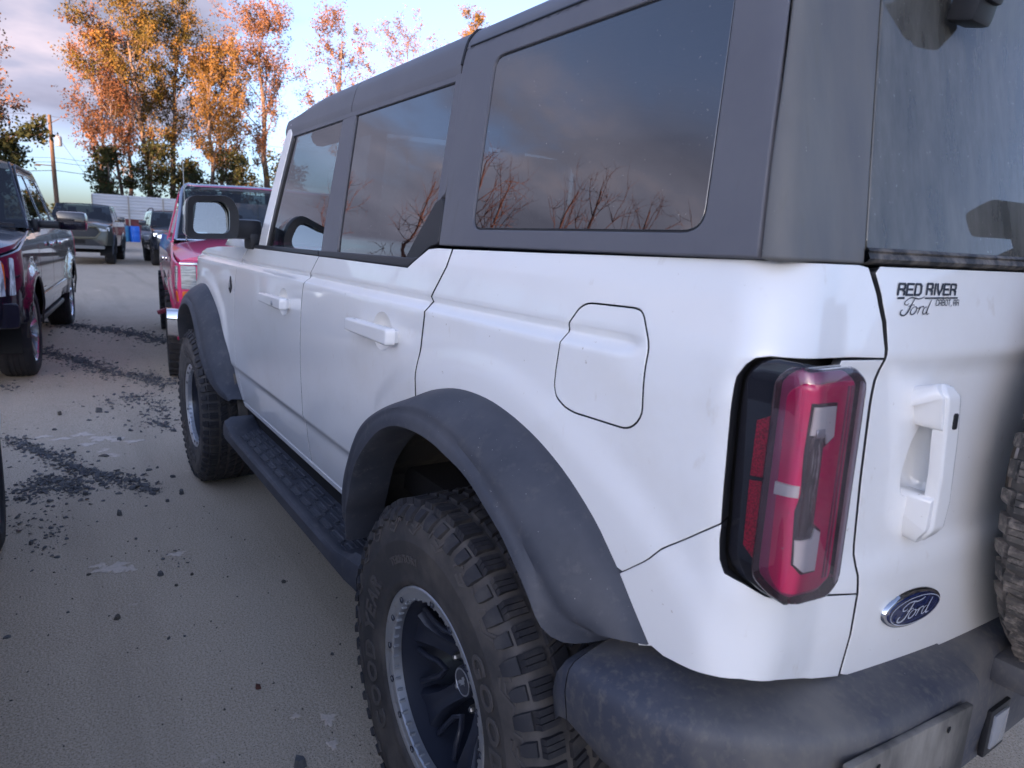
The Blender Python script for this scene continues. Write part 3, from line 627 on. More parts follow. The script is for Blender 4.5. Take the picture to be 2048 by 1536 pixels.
# mirrors
for sd in (1, -1):
    mbx = MB(); rows_ = []
    for x_, k, dz in ((2.17, .45, 0), (2.15, .72, 0), (2.09, .94, 0), (2.0, 1.0, 0), (1.945, 1.0, 0), (1.935, .97, 0)):
        sh = round_poly([(1.125, 1.548), (.965, 1.558), (.93, 1.50), (.935, 1.385), (1.135, 1.378)], .035, 5)
        cy_, cz_ = 1.035, 1.465
        rows_.append([(x_, sd * (cy_ + (a - cy_) * k), cz_ + (b - cz_) * k) for a, b in sh])
    mbx.grid(rows_, closed_u=True).add(rows_[0], [tuple(range(len(rows_[0])))])
    mir_ = mbx.build('door_mirror', PAINT, suv)
    rim = round_poly([(1.128, 1.549), (.963, 1.560), (.928, 1.50), (.933, 1.383), (1.138, 1.376)], .035, 5); rin = round_poly([(1.106, 1.527), (.992, 1.535), (.966, 1.50), (.969, 1.404), (1.112, 1.398)], .028, 5)
    MB().grid([[(1.965, sd * a, b) for a, b in rim], [(1.928, sd * a, b) for a, b in rim], [(1.922, sd * (a * .985 + .0155), b * .99 + .0147) for a, b in rim], [(1.926, sd * a, b) for a, b in rin], [(1.945, sd * a, b) for a, b in rin]], closed_u=True).build('mirror_rim', TRIM, mir_)
    c_ = (1.040, 1.4665)
    MB().add([(1.946 + .10 * (b - c_[1]) - .10 * (a - c_[0]), sd * a, b) for a, b in rin], [tuple(range(len(rin)))]).build('mirror_glass', MIRRORM, mir_, smooth=False)
    MB().box((2.03, sd * .905, 1.425), (.13, .16, .085), bev=.02).box((2.02, sd * .855, 1.375), (.12, .05, .07), bev=.012).build('mirror_arm', TRIM, mir_)
# door handles: dished scoop and a square pull with a rounded end
def handle(s0, s1, v0, v1, sc, vc, key):
    for sd in (1, -1):
        rows_ = []
        for k, dp in ((1.02, .0), (1.0, -.003), (.93, -.014), (.78, -.024), (.5, -.030), (.02, -.032)):
            rows_.append([tuple((lambda q: (q[0], sd * q[1], q[2]))(on_surf(B, sc + .064 * k * math.cos(t), vc + .051 * k * math.sin(t), dp))) for t in np.linspace(0, 2 * math.pi, 32, endpoint=False)])
        MB().grid(rows_, closed_u=True).build('handle_scoop', PAINT, suv, auto=None)
        sh = round_poly([(s0, v1 - .003), (s1, v1), (s1, v0), (s0, v0 + .005)], .011, 4)
        h = panel('door_handle', B, sh, PAINT, suv, off=.040, side=sd, depth=.026, inset=.007, step=.010, ds=.02, dv=.01)
        MB().box((s1 + .034, sd * (flank(s1, v0) + .012), (v0 + v1) / 2), (.050, .036, (v1 - v0) * .80), bev=.008).build('handle_mount', PAINT, h)
        MB().box((s0 - .046, sd * (flank(s0, v0) + .012), (v0 + v1) / 2), (.040, .036, (v1 - v0) * .72), bev=.008).build('handle_hinge', PAINT, h)
        MB().box((s0 - .060, sd * (flank(s0, v0) + .027), v1 - .004), (.045, .012, .0045)).build('handle_notch', TRIM, h)
        if key and sd > 0: MB().lathe([(0, .002), (.008, .0018), (.0095, 0)], 16, 'y', c=(s1 + .10, flank(s1, v0) + .041, (v0 + v1) / 2 - .002)).build('key_lock', SILVER, h)
handle(.680, .385, 1.150, 1.193, .500, 1.1735, False)
handle(1.645, 1.335, 1.140, 1.183, 1.425, 1.1635, True)
# fender badge: dark kite with a light rider
kb = [(2.3161, 1.203), (2.2880, 1.165), (2.2880, 1.150), (2.3200, 1.1205), (2.3520, 1.140), (2.3460, 1.160)]
kbd = panel('fender_badge', B, kb, TRIM, suv, off=.004, depth=.004, inset=.001, step=.01)
MB().add([on_surf(B, a, b, .006) for a, b in [(2.318, 1.185), (2.304, 1.165), (2.300, 1.150), (2.330, 1.146), (2.330, 1.160)]], [(0, 1, 2, 3, 4)]).build('badge_rider', SILVER, kbd, smooth=False)

# ------------------------------------------------------------------ flares
def arc_resample(P, n):
    P = np.array(P, float); d = np.r_[0, np.cumsum(np.linalg.norm(np.diff(P, axis=0), axis=1))]; t = np.linspace(0, d[-1], n)
    return np.stack([np.interp(t, d, P[:, k]) for k in range(P.shape[1])], 1)
def flare(I, S, L, name, sd, lip_in):
    n = 64
    I3 = arc_resample(catmull([tuple(on_surf(B, a, b, .004)) for a, b in I], 4), n); S3 = arc_resample(catmull(S, 5), n); L3 = arc_resample(catmull(L, 5), n)
    rows = []
    def lerp(a, b, t): return a + (b - a) * t
    I_in = np.array([tuple(on_surf(B, a, b, -.012)) for a, b in I]); I_in = arc_resample(catmull([tuple(q) for q in I_in], 4), n)
    mids = []
    for t, o_ in ((.25, .010), (.5, .014), (.75, .013), (.90, .008)):
        q = lerp(I3, S3, t); q[:, 1] += o_; q[:, 2] += o_ * .3; mids.append(q)
    lip1 = lerp(S3, L3, .25); lip1[:, 1] += .004; lip2 = lerp(S3, L3, .6); lip2[:, 1] += .004
    Lb = L3.copy(); Lb[:, 1] -= .012
    Lb = lerp(Lb, np.c_[np.full(n, lip_in), Lb[:, 1], np.full(n, .43)], .012)
    Lc = Lb.copy(); Lc[:, 1] -= .10
    allr = [I_in, I3] + mids + [S3, lip1, lip2, L3, Lb, Lc]
    rows = [[(a, sd * b, c) for a, b, c in r] for r in allr]
    return MB().grid(rows).build(name, PLASTIC, suv, auto=50)
RS = [(.585, .955, .60), (.560, .965, .69), (.494, .980, .790), (.470, .985, .835), (.424, .985, .905), (.341, .985, .971), (.235, .985, 1.023), (.148, .985, 1.047), (.060, .985, 1.056), (-.052, .985, 1.040), (-.124, .985, 1.020), (-.185, .985, .996), (-.237, .985, .972), (-.285, .985, .943), (-.326, .983, .913), (-.355, .980, .886), (-.385, .975, .855), (-.425, .960, .825), (-.46, .935, .812)]
RL = [(.545, .975, .575), (.520, .985, .66), (.470, .996, .735), (.422, 1.0, .826), (.361, 1.0, .896), (.282, 1.0, .958), (.22, 1.0, .99), (.152, 1.0, 1.010), (.070, 1.0, 1.018), (-.011, 1.0, 1.015), (-.067, 1.0, 1.005), (-.125, 1.0, .994), (-.173, 1.0, .977), (-.213, 1.0, .956), (-.251, 1.0, .936), (-.282, 1.0, .918), (-.312, 1.0, .894), (-.342, .999, .868), (-.365, .997, .843), (-.383, .995, .819), (-.400, .985, .795), (-.425, .962, .782), (-.455, .930, .790), (-.480, .905, .805)]
for sd in (1, -1): flare(FLARE_I, RS, RL, 'rear_flare', sd, 0.)
FI_full = [(3.52, .70), (3.47, .82), (3.39, .93), (3.27, 1.04), (3.12, 1.10), (2.96, 1.122)] + FFI
FS = [(3.43, .95, .70), (3.39, .965, .80), (3.31, .98, .91), (3.20, .985, .99), (3.07, .985, 1.030), (2.944, .985, 1.038), (2.83, .985, 1.018), (2.75, .985, .975), (2.676, .985, .911), (2.60, .985, .835), (2.53, .985, .765), (2.45, .978, .70), (2.36, .955, .64), (2.28, .92, .600)]
FL = [(3.41, .965, .68), (3.36, .985, .78), (3.27, 1.0, .89), (3.17, 1.0, .96), (3.05, 1.0, 1.00), (2.95, 1.0, 1.010), (2.855, 1.0, 1.000), (2.77, 1.0, .955), (2.700, 1.0, .890), (2.63, 1.0, .815), (2.56, .998, .745), (2.47, .985, .672), (2.37, .955, .612), (2.29, .92, .585)]
for sd in (1, -1): flare(FI_full, FS, FL, 'front_flare', sd, 2.949)
# wheel-well liners
for wx, a0, a1 in ((0., -.10, math.pi * .98), (2.949, .05, math.pi * 1.05)):
    for sd in (1, -1):
        rows_ = []
        for i, t in enumerate(np.linspace(a0, a1, 40)):
            R_ = .575 + (.008 if (i // 4) % 2 else 0.)
            ex = .16 * max(0, math.cos(t)) ** 3 if wx == 0. else .10 * max(0, -math.cos(t)) ** 3
            rows_.append([(wx + (R_ + ex) * math.cos(t), sd * y_, .47 + R_ * math.sin(t) * .98) for y_ in (.885, .86, .78, .66, .60, .55)] + [(wx + .2 * math.cos(t), sd * .545, .47 + .2 * math.sin(t))])
        MB().grid(rows_).build('wheel_well', LINER, suv, auto=25)
# mud-flap bracket panel ahead of the rear tyre
for sd in (1, -1):
    MB().box((.665, sd * .80, .70), (.05, .17, .34), rot=(0, math.radians(-14), 0), bev=.012).box((.640, sd * .815, .78), (.012, .10, .16), rot=(0, math.radians(-14), 0), bev=.004).box((.56, sd * .79, .545), (.16, .15, .07), rot=(0, math.radians(20), 0), bev=.02).build('splash_guard', LINER, suv)
# chassis
MB().box((1.55, 0, .58), (3.9, 1.36, .10)).box((1.4, .42, .48), (3.6, .10, .14)).box((1.4, -.42, .48), (3.6, .10, .14)).build('chassis', DARK, suv)
MB().tube([(0, -.72, .43), (0, .72, .43)], .05, 12).box((0, .05, .43), (.3, .34, .26), bev=.08).build('rear_axle', DARK, suv)
MB().tube([(2.949, -.72, .43), (2.949, .72, .43)], .04, 12).build('front_axle', DARK, suv)
# ------------------------------------------------------------------ running board
for sd in (1, -1):
    rows_ = []
    for x_ in [2.14, 2.13, 2.09, 2.0] + list(np.linspace(1.9, .62, 12)) + [.52, .46, .44]:
        e = 1.0 if .48 < x_ < 2.10 else .965
        up = .045 * sstep(2.03, 2.12, x_) + .045 * sstep(.57, .50, x_)
        sec = [(.80, .525), (.835, .512 + up * .3), (.85, .508 + up), (.955, .508 + up), (.966, .515 + up * .6), (.982, .514 + up * .5), (.990, .505), (.990, .468), (.975, .452), (.82, .445), (.80, .47)]
        rows_.append([(x_, sd * ((a - .85) * e + .85), b) for a, b in sec])
    mb = MB().grid(rows_, closed_u=True); mb.F.append(tuple(range(len(rows_[0])))); mb.F.append(tuple(range(len(mb.V) - len(rows_[0]), len(mb.V))))
    rb = mb.build('running_board', PLASTIC, suv, auto=40)
    # three staggered rows of raised tread bars
    i_ = 0
    for r_, yy in enumerate((.868, .903, .938)):
        for k in range(13):
            x_ = 1.98 - .108 * k - .036 * r_ * 1.0
            if r_ == 1 and 1.22 < x_ < 1.50: continue
            if x_ < .60: continue
            pad = round_poly([(-.047, -.012), (.047, -.012), (.047, .012), (-.047, .012)], .008, 3)
            ring_o = [(x_ + a, sd * (yy + b), .5085) for a, b in pad]; ring_m = [(x_ + a * .95, sd * (yy + b * .86), .5135) for a, b in pad]; ring_i = [(x_ + a * .90, sd * (yy + b * .68), .5125) for a, b in pad]; ring_c = [(x_ + a * .86, sd * (yy + b * .56), .5095) for a, b in pad]
            t_ = MB().grid([ring_o, ring_m, ring_i, ring_c], closed_u=True); t_.F.append(tuple(range(len(t_.V) - len(pad), len(t_.V)))); t_.build('tread_bar', PLASTIC, rb)
    if sd > 0:
        Vt, Ft = text_mesh('BRONCO', .030, .0015, 0, 1.35, .0006)
        obj('embossed_word', [(1.36 - v.x, .903 - v.y * 1.0, .5110 + v.z) for v in Vt], Ft, PLASTIC, rb, False)
    for x_ in (1.75, .95): MB().box((x_, sd * .72, .47), (.10, .30, .05), bev=.01).build('board_bracket', DARK, rb)
# ------------------------------------------------------------------ tail lamps
def lampP(P): return P
LO = [(.225, 1.292), (.088, 1.2915), (.065, 1.287), (.052, 1.275), (.044, 1.255), (.042, 1.224), (.044, 1.135), (.049, 1.051), (.050, 1.010), (.058, .990), (.075, .978), (.110, .970), (.16, .966), (.24, .966)]
def lamp_in(s, v): return on_surf(lamp0, s, v, 0.)
def LP(s, v, o_=0.):
    e = 1e-3; q = lamp0(s, v); du = lamp0(s + e, v) - lamp0(s - e, v); n = np.array((du[1], -du[0], 0.)); n /= np.linalg.norm(n)
    if n[1] < -0.2 or n[0] > .5: n = -n
    return q + n * o_
LENS = round_poly([(.101, 1.268), (.120, 1.2865), (.225, 1.2875), (.2575, 1.268), (.2580, .996), (.235, .975), (.130, .984), (.103, 1.000)], .014, 5)
REDP = round_poly([(.116, 1.252), (.140, 1.270), (.242, 1.272), (.247, 1.000), (.222, .987), (.140, .992), (.123, 1.012)], .010, 4)
SPOT = [(.156, 1.244), (.206, 1.243), (.208, 1.198), (.188, 1.186), (.190, 1.087), (.207, 1.075), (.206, 1.018), (.178, 1.020), (.158, 1.034), (.152, 1.105), (.158, 1.128), (.154, 1.18)]
for sd in (1, -1):
    lh = panel('tail_lamp', lamp0, LO, LAMPDARK, suv, off=-.016, side=sd, depth=.05, inset=.006, flip=True, ds=.012, dv=.02)
    panel('lamp_backing', lamp0, offset_poly(LENS, .002), PURPLE, lh, off=-.013, side=sd, depth=.006, flip=True, ds=.012, dv=.03)
    panel('red_lens', lamp0, REDP, LENSRED, lh, off=-.006, side=sd, depth=.006, inset=.003, flip=True, ds=.01, dv=.02, step=.01)
    sp = panel('lamp_centre', lamp0, SPOT, LAMPDARK, lh, off=-.0035, side=sd, depth=.006, inset=.001, flip=True, ds=.01, dv=.02, step=.008)
    for P_ in ([(.1595, 1.240), (.2015, 1.239), (.2045, 1.200), (.1905, 1.1915), (.1865, 1.2035), (.1580, 1.2045)], [(.1575, 1.068), (.1860, 1.068), (.1905, 1.081), (.2035, 1.0735), (.2030, 1.0215), (.1790, 1.0235), (.1605, 1.036)]):
        panel('reverse_lens', lamp0, P_, LAMPWHITE, lh, off=-.0012, side=sd, depth=.003, inset=.001, flip=True, ds=.01, dv=.02, step=.006)
    panel('light_guide', lamp0, [(.162, 1.201), (.184, 1.201), (.1845, 1.071), (.1615, 1.071)], LEDM, lh, off=-.0008, side=sd, depth=.004, inset=.002, flip=True, ds=.01, dv=.02, step=.01)
    for q_ in (.2270, .2340): panel('lens_rib', lamp0, [(q_, 1.262), (q_ + .0035, 1.262), (q_ + .0035, 1.004), (q_, 1.004)], PURPLE, lh, off=-.0045, side=sd, depth=.003, inset=.001, flip=True, ds=.01, dv=.05, step=.02)
    panel('light_guide_cap', lamp0, [(.166, 1.212), (.183, 1.212), (.183, 1.201), (.166, 1.201)], SILVER, lh, off=.0004, side=sd, depth=.004, inset=.002, flip=True, ds=.01, dv=.02, step=.006)
    panel('lens_side', lamp0, [(.2480, 1.268), (.2555, 1.262), (.2565, 1.000), (.2490, .992)], mat('lens_side_clear', (.66, .58, .61), .3, coat=.6), lh, off=.0008, side=sd, depth=.004, inset=.001, flip=True, ds=.01, dv=.04, step=.02)
    panel('lamp_bridge', lamp0, [(.119, 1.136), (.155, 1.138), (.155, 1.123), (.119, 1.119)], LAMPWHITE, lh, off=-.002, side=sd, depth=.006, inset=.002, flip=True, ds=.01, dv=.01, step=.008)
    for P_ in ([(.074, 1.205), (.097, 1.217), (.099, 1.132), (.074, 1.128)], [(.074, 1.122), (.099, 1.126), (.101, 1.012), (.077, 1.030)]):
        panel('side_reflector', lamp0, P_, DEEPRED, lh, off=-.0125, side=sd, depth=.004, inset=.001, flip=True, ds=.01, dv=.02, step=.01)
    panel('clear_lens', lamp0, LENS, LENSCLR, lh, off=.003, side=sd, depth=.030, inset=.006, flip=True, ds=.008, dv=.03, step=.010)
# ------------------------------------------------------------------ rear bumper
def bump_sec(x, y, nx, ny, zt, zb, wid):
    # section outwards normal (nx, ny); returns points from the inner top edge over the face to the inner bottom edge
    out = []
    for o_, z_ in ((-wid, zt), (-.060, zt - .012), (-.026, zt - .022), (-.012, zt - .028), (-.003, zt - .038), (.0, zt - .052), (.002, zt - .075), (-.006, zt - .13), (-.014, zb + .02), (-.04, zb), (-wid, zb - .01)):
        out.append((x + nx * o_, y + ny * o_, z_))
    return out
PLAN = [(-.452, .975, 0., 1, .790, .635), (-.53, .972, -.10, .99, .795, .615), (-.61, .950, -.30, .95, .795, .60), (-.675, .905, -.56, .83, .793, .585), (-.725, .845, -.77, .64, .790, .57), (-.762, .775, -.90, .43, .787, .56), (-.784, .70, -.96, .27, .784, .55), (-.797, .60, -.99, .10, .781, .54), (-.804, .47, -1, .05, .778, .53), (-.807, .375, -1, .03, .776, .53)]
cap = [(-.402, .960, .2, .98, .752, .675), (-.425, .971, .1, 1, .778, .650), (-.4485, .974, 0., 1, .788, .638)]
for sd in (1, -1):
    rows_ = [[(a, sd * b, c) for a, b, c in bump_sec(*q, .115)] for q in PLAN]
    MB().grid(rows_).build('bumper_corner', BUMPERM, suv, auto=60)
    rows_ = [[(a, sd * b, c) for a, b, c in bump_sec(*q, .10)] for q in cap]
    rows_ = [[(a + .01, b - sd * .03, c) for a, b, c in rows_[0]]] + rows_
    MB().grid(rows_).build('bumper_end_cap', BUMPERM, suv, auto=60)
# middle of the bumper with step pad and lamp pockets
mid = [(-.66, .765), (-.75, .762), (-.772, .752), (-.780, .735), (-.780, .60), (-.77, .50), (-.70, .47)]
MB().grid([[(x_, y_, z_) for x_, z_ in mid] for y_ in np.linspace(.38, -.38, 9)]).build('bumper_middle', BUMPERM, suv, auto=50)
MB().box((-.835, -.02, .708), (.13, .56, .055), bev=.02).build('bumper_step', BUMPERM, suv)
plate = MB().box((-.8045, .590, .640), (.012, .315, .175), rot=(0, 0, math.radians(-4.5)), bev=.003)
pl_ = plate.build('plate_panel', PLATEM, suv)
pt = MB()
for (a, b) in (([(-.11, -.03), (-.09, .0), (-.07, -.03)], .005), ([(-.045, -.03), (-.045, -.005), (-.01, -.005)], .005), ([(.0, -.03), (.03, -.03), (.03, -.015), (.005, -.015), (.005, .0), (.03, .0)], .004), ([(.05, .0), (.05, -.025), (.085, -.025), (.085, .0)], .004)):
    for q0, q1 in zip(a, a[1:]): pt.tube([(-.8112 - q_[0] * .079, .590 - q_[0], .640 + q_[1]) for q_ in (q0, q1)], .0018, 6)
pt.build('embossed_marks', PLATEM, pl_)
for yy in (.68, .50): MB().lathe([(0, 0), (.006, 0)], 10, 'x', c=(-.8115 + (yy - .590) * .079, yy, .705)).build('plate_hole', DARK, pl_)
for sd in (1, -1):
    lp = MB().box((-.7815, sd * .19, .565), (.012, .085, .098), bev=.004).build('plate_lamp', TRIM, suv)
    MB().box((-.7865, sd * .19, .567), (.010, .060, .070), bev=.003).build('lamp_window', mat('plate_lamp_glass', (.30, .32, .36), .2, coat=.8), lp)
# ------------------------------------------------------------------ wheels
TR, TW = .4365, .158
def build_tyre():
    mb = MB(); prof = [(.232, -.120), (.240, -.150), (.275, -.158), (.33, -.164), (.375, -.162), (.402, -.155), (.420, -.138), (.4265, -.12), (.4280, -.06), (.4280, .06), (.4265, .12), (.420, .138), (.402, .155), (.375, .162), (.350, .1635), (.346, .1648), (.341, .1648), (.337, .1635), (.30, .1615), (.275, .158), (.262, .1555), (.256, .1565), (.250, .1555), (.240, .150), (.232, .120)]
    return mb.lathe(prof, 96)
def build_tread():
    mb = MB(); n = 56
    def blk(w, h, y0, y1, r0, r1, sk, taper=.86):
        # block between angles w-h/2..w+h/2, widths y0..y1, skewed by sk
        V = []
        for r, k in ((r0, 1.), (r1, taper)):
            for (da, yy) in ((-.5, y0), (.5, y0), (.5, y1), (-.5, y1)):
                ym = (y0 + y1) / 2; y_ = ym + (yy - ym) * k; t = w + da * h * k + sk * (y_ - ym)
                V.append((r * math.cos(t), y_, r * math.sin(t)))
        mb.add(V, [(0, 1, 2, 3), (7, 6, 5, 4), (0, 4, 5, 1), (1, 5, 6, 2), (2, 6, 7, 3), (3, 7, 4, 0)])
    st = 2 * math.pi / n
    for i in range(n):
        w = i * st
        for s_ in (1, -1):
            big = i % 2 == 0
            # shoulder lug running over the edge, siped
            for q in (-.27, .0, .27):
                blk(w + q * st * .98 * .9 + (0 if s_ > 0 else st / 2), st * .235, s_ * .092, s_ * (.141 if big else .137), .415, TR - .0015, 0.)
            # lug foot on the sidewall
            V = []
            h = st * (.74 if big else .60)
            for (r, yy, k) in ((.4175, .1395, 1.), (.405, .1545, .95), (.388 if big else .396, .1610, .7)):
                for da, o_ in ((-.5, -.002), (-.44, .006), (.44, .006), (.5, -.002)):
                    t = w + (0 if s_ > 0 else st / 2) + da * h * k; V.append(((r + o_ * .5) * math.cos(t), s_ * (yy + o_), (r + o_ * .5) * math.sin(t)))
            mb.add(V, [(a * 4 + b, a * 4 + b + 1, a * 4 + b + 5, a * 4 + b + 4) for a in range(2) for b in range(3)] + [(0, 1, 2, 3), (8, 9, 10, 11)])
            # inner blocks
            blk(w + st * .25, st * .62, s_ * .046, s_ * .084, .42, TR, s_ * .9)
            blk(w + st * .78, st * .26, s_ * .050, s_ * .080, .42, TR - .001, s_ * .9)
        blk(w, st * .66, -.036, -.003, .42, TR, 1.6); blk(w + st * .5, st * .66, .003, .036, .42, TR, 1.6)
    return mb
def build_sidewall():
    """raised chevrons and ribs between lettering and lugs"""
    mb = MB(); n = 22
    for i in range(n):
        w = i * 2 * math.pi / n
        for P, wd in (([(-.075, .372), (-.02, .365), (.055, .392), (.085, .388)], .005), ([(-.05, .384), (.0, .380), (.04, .400)], .0045), ([(-.11, .380), (-.09, .395), (-.045, .399)], .0045)):
            V2, F2 = ribbon([(a, r) for a, r in [(x_ * .40, y_) for x_, y_ in P]], wd)
            V = []
            for o_ in (.0, .0028):
                for a, r in V2:
                    y_ = float(np.interp(r, [.350, .375, .402], [.1635, .162, .155])) + o_; t = w + a / .38
                    V.append((r * math.cos(t), y_, r * math.sin(t)))
            m_ = len(V2); F = [tuple(i_ + m_ for i_ in q) for q in F2]
            for k in range(0, m_ - 2, 2): F += [(k, k + 2, k + 2 + m_, k + m_), (k + 1, k + 1 + m_, k + 3 + m_, k + 3)]
            mb.add(V, F)
    return mb
def ring_text(txt, size, radius, ang, thick, yb, spacing=1.0, bold=0., shear=0.):
    V, F = text_mesh(txt, size, thick, shear, spacing, bold)
    out = []
    for v in V:
        r = radius + v.y; t = ang + v.x / radius
        y_ = float(np.interp(r, [.262, .275, .30, .337, .35], [.1555, .158, .1615, .1635, .1635])) + max(v.z, -.0005) + yb
        out.append((r * math.cos(t), y_, r * math.sin(t)))
    return out, F
def build_letters():
    mb = MB()
    for a_, txt, sz, rad, th, sp, bo in ((math.radians(-7), 'GOOD YEAR', .066, .300, .0026, 1.14, .0014), (math.radians(68), 'TERRITORY', .026, .300, .0016, 1.12, .0006), (math.radians(173), 'GOOD YEAR', .066, .300, .0026, 1.14, .0014), (math.radians(248), 'TERRITORY', .026, .300, .0016, 1.12, .0006)):
        V, F = ring_text(txt, sz, rad, a_, th, .0012, sp, bo)
        mb.add(V, F)
    # winged-foot mark between the two words
    for a_ in (math.radians(-7), math.radians(173)):
        V = []
        for x_, y_ in ((-.012, .012), (.004, .010), (.010, -.002), (.004, -.014), (-.002, -.004), (-.010, -.008)):
            r = .302 + y_; t = a_ + (x_ - .001) / .302; V.append((r * math.cos(t), .1640, r * math.sin(t)))
        mb.add(V, [tuple(range(6))])
    return mb
def build_rim():
    mb = MB()
    # barrel
    mb.lathe([(.226, .135), (.214, .128), (.206, .09), (.205, .0), (.210, -.10), (.222, -.13)], 72)
    # back plate hub
    mb.lathe([(.0, .030), (.055, .030), (.066, .022), (.085, .0), (.09, -.03), (.03, -.04)], 40)
    # six pairs of spokes with forked ends
    for i in range(6):
        a = i * math.pi / 3 + math.radians(12)
        def pt(r, da, y_): return (r * math.cos(a + da), y_, r * math.sin(a + da))
        # solid spoke between two U-shaped pockets: rounded section, from hub to barrel
        rows = []
        for r, hw, y_ in ((.060, .34, .018), (.085, .30, .028), (.115, .20, .044), (.145, .17, .062), (.175, .19, .078), (.203, .24, .086)):
            rows.append([pt(r, -hw, y_ - .045), pt(r, -hw, y_ - .010), pt(r, -hw * .80, y_), pt(r, -hw * .25, y_ - .006), pt(r, hw * .25, y_ - .006), pt(r, hw * .80, y_), pt(r, hw, y_ - .010), pt(r, hw, y_ - .045)])
        mb.grid(rows)
        # pocket rim in a U between neighbouring spokes
        a2 = a + math.pi / 6
        def pu(r, da, y_): return (r * math.cos(a2 + da), y_, r * math.sin(a2 + da))
        mb.tube([pu(.200, .20, .075), pu(.165, .17, .068), pu(.130, .13, .055), pu(.112, .0, .046), pu(.130, -.13, .055), pu(.165, -.17, .068), pu(.200, -.20, .075)], .0075, 8)
    return mb
tyre_me = None
def finish(mb, name, m, auto=35, fix=True):
    o = mb.build(name, m, None, auto=auto, fix=fix); me = o.data; bpy.data.objects.remove(o); return me
ME = dict(tyre=finish(build_tyre(), 'tyre', RUBBER, 60), tread=finish(build_tread(), 'tread_blocks', TREADM, 30), side=finish(build_sidewall(), 'sidewall_ribs', mat('raised_rubber', (.10, .09, .085), .6), 30), text=finish(build_letters(), 'sidewall_lettering', mat('raised_rubber', (.105, .098, .094), .6, noise=(30, (.16, .145, .13), .45, .7)), 30, False), rim=finish(build_rim(), 'wheel', WHEELB, 40))
ME['ring'] = finish(MB().lathe([(.204, .120), (.206, .139), (.209, .143), (.222, .1455), (.224, .1475), (.229, .1495), (.234, .1500), (.2375, .1475), (.238, .140), (.232, .12)], 96), 'beadlock_ring', SILVER, 30)
scal = MB()
for i in range(48):
    t = i * 2 * math.pi / 48; scal.lathe([(0, .1435), (.0036, .143), (.0046, .130)], 8, 'y', c=(.2045 * math.cos(t), -.002, .2045 * math.sin(t)))
ME['scal'] = finish(scal, 'ring_scallops', SILVER, 30)
ME['bolt'] = finish(MB().lathe([(0, .1405), (.0058, .1405), (.0062, .1468), (.0078, .1472), (.0080, .1455)], 14, 'y', c=(0, 0, 0)), 'ring_bolt', WHEELB, 30)
ME['nut'] = finish(MB().lathe([(0, .050), (.006, .0495), (.0085, .046), (.0098, .040), (.010, .022)], 6), 'lug_nut', STEEL, 30)
capm = MB().lathe([(0, .062), (.0315, .062), (.0345, .060), (.036, .054), (.037, .03)], 40)
ME['cap'] = finish(capm, 'hub_cap', WHEELB, 30)
ME['capring'] = finish(MB().lathe([(.0285, .0622), (.0290, .0634), (.0318, .0634), (.0322, .0622)], 40), 'cap_ring', SILVER, 30)
HORSE = [(-.60, .10), (-.42, .34), (-.50, .62), (-.30, .86), (-.22, .70), (.02, .62), (.12, .40), (.06, .22), (.34, .10), (.62, -.10), (.86, -.42), (.70, -.40), (.60, -.72), (.50, -.42), (.30, -.30), (.22, -.62), (.10, -.34), (-.16, -.24), (-.30, -.06), (-.56, -.18), (-.50, .02), (-.34, .12)]
ME['horse'] = finish(MB().add([(a * .022, .0632, b * .022) for a, b in HORSE], [tuple(range(len(HORSE)))]), 'bucking_horse', SILVER, 30, False)
DT = finish(build_tread(), 'tread_blocks', DUSTTREAD, 30)
def put_wheel(name, loc, rotz, spin, tread=None, label=None):
    w = link(name, ME['rim'], suv, loc, None)
    w.rotation_mode = 'QUATERNION'; w.rotation_quaternion = (Matrix.Rotation(rotz, 3, 'Z') @ Matrix.Rotation(spin, 3, 'Y')).to_quaternion()
    for n_, k in (('tyre', 'tyre'), ('tread_blocks', 'tread'), ('sidewall_ribs', 'side'), ('sidewall_lettering', 'text'), ('beadlock_ring', 'ring'), ('ring_scallops', 'scal'), ('hub_cap', 'cap'), ('cap_ring', 'capring'), ('bucking_horse', 'horse')):
        c_ = link(n_, tread if (tread and k == 'tread') else ME[k], w)
        if k in ('tread', 'side', 'text', 'scal'): c_['kind'] = 'stuff'
    for i in range(16):
        if i % 8 in (3,): continue
        t = i * math.pi / 8; link('ring_bolt', ME['bolt'], w, (.2165 * math.cos(t), 0, .2165 * math.sin(t)))
    for i in range(6):
        t = i * math.pi / 3 + .3; link('lug_nut', ME['nut'], w, (.0695 * math.cos(t), .0, .0695 * math.sin(t)))
    return w
YW = .838
put_wheel('wheel', (0, YW, .430), 0, 0.)
put_wheel('wheel', (0, -YW, .430), math.pi, .4)
put_wheel('wheel', (2.949, YW, .430), 0, 1.1)
put_wheel('wheel', (2.949, -YW, .430), math.pi, .9)
put_wheel('spare_wheel', (-.945, -.035, 1.075), math.pi / 2, .2, DT)
# spare carrier, hinges, high brake lamp
MB().box((-.765, 0, 1.075), (.10, .30, .34), bev=.03).build('spare_carrier', TRIM, suv)
MB().tube(catmull([(-.752, .17, 1.135), (-.757, .235, 1.132), (-.760, .268, 1.110), (-.760, .270, 1.055), (-.757, .240, 1.028), (-.752, .17, 1.022)], 5), .011, 10).build('tie_loop', mat('bronzed_metal', (.30, .25, .21), .3, .9), suv)
MB().box((-.80, 0, 1.56), (.07, .30, .055), bev=.016).tube([(-.78, 0, 1.20), (-.80, 0, 1.40), (-.80, 0, 1.56)], .022, 8).build('high_brake_lamp', TRIM, suv)
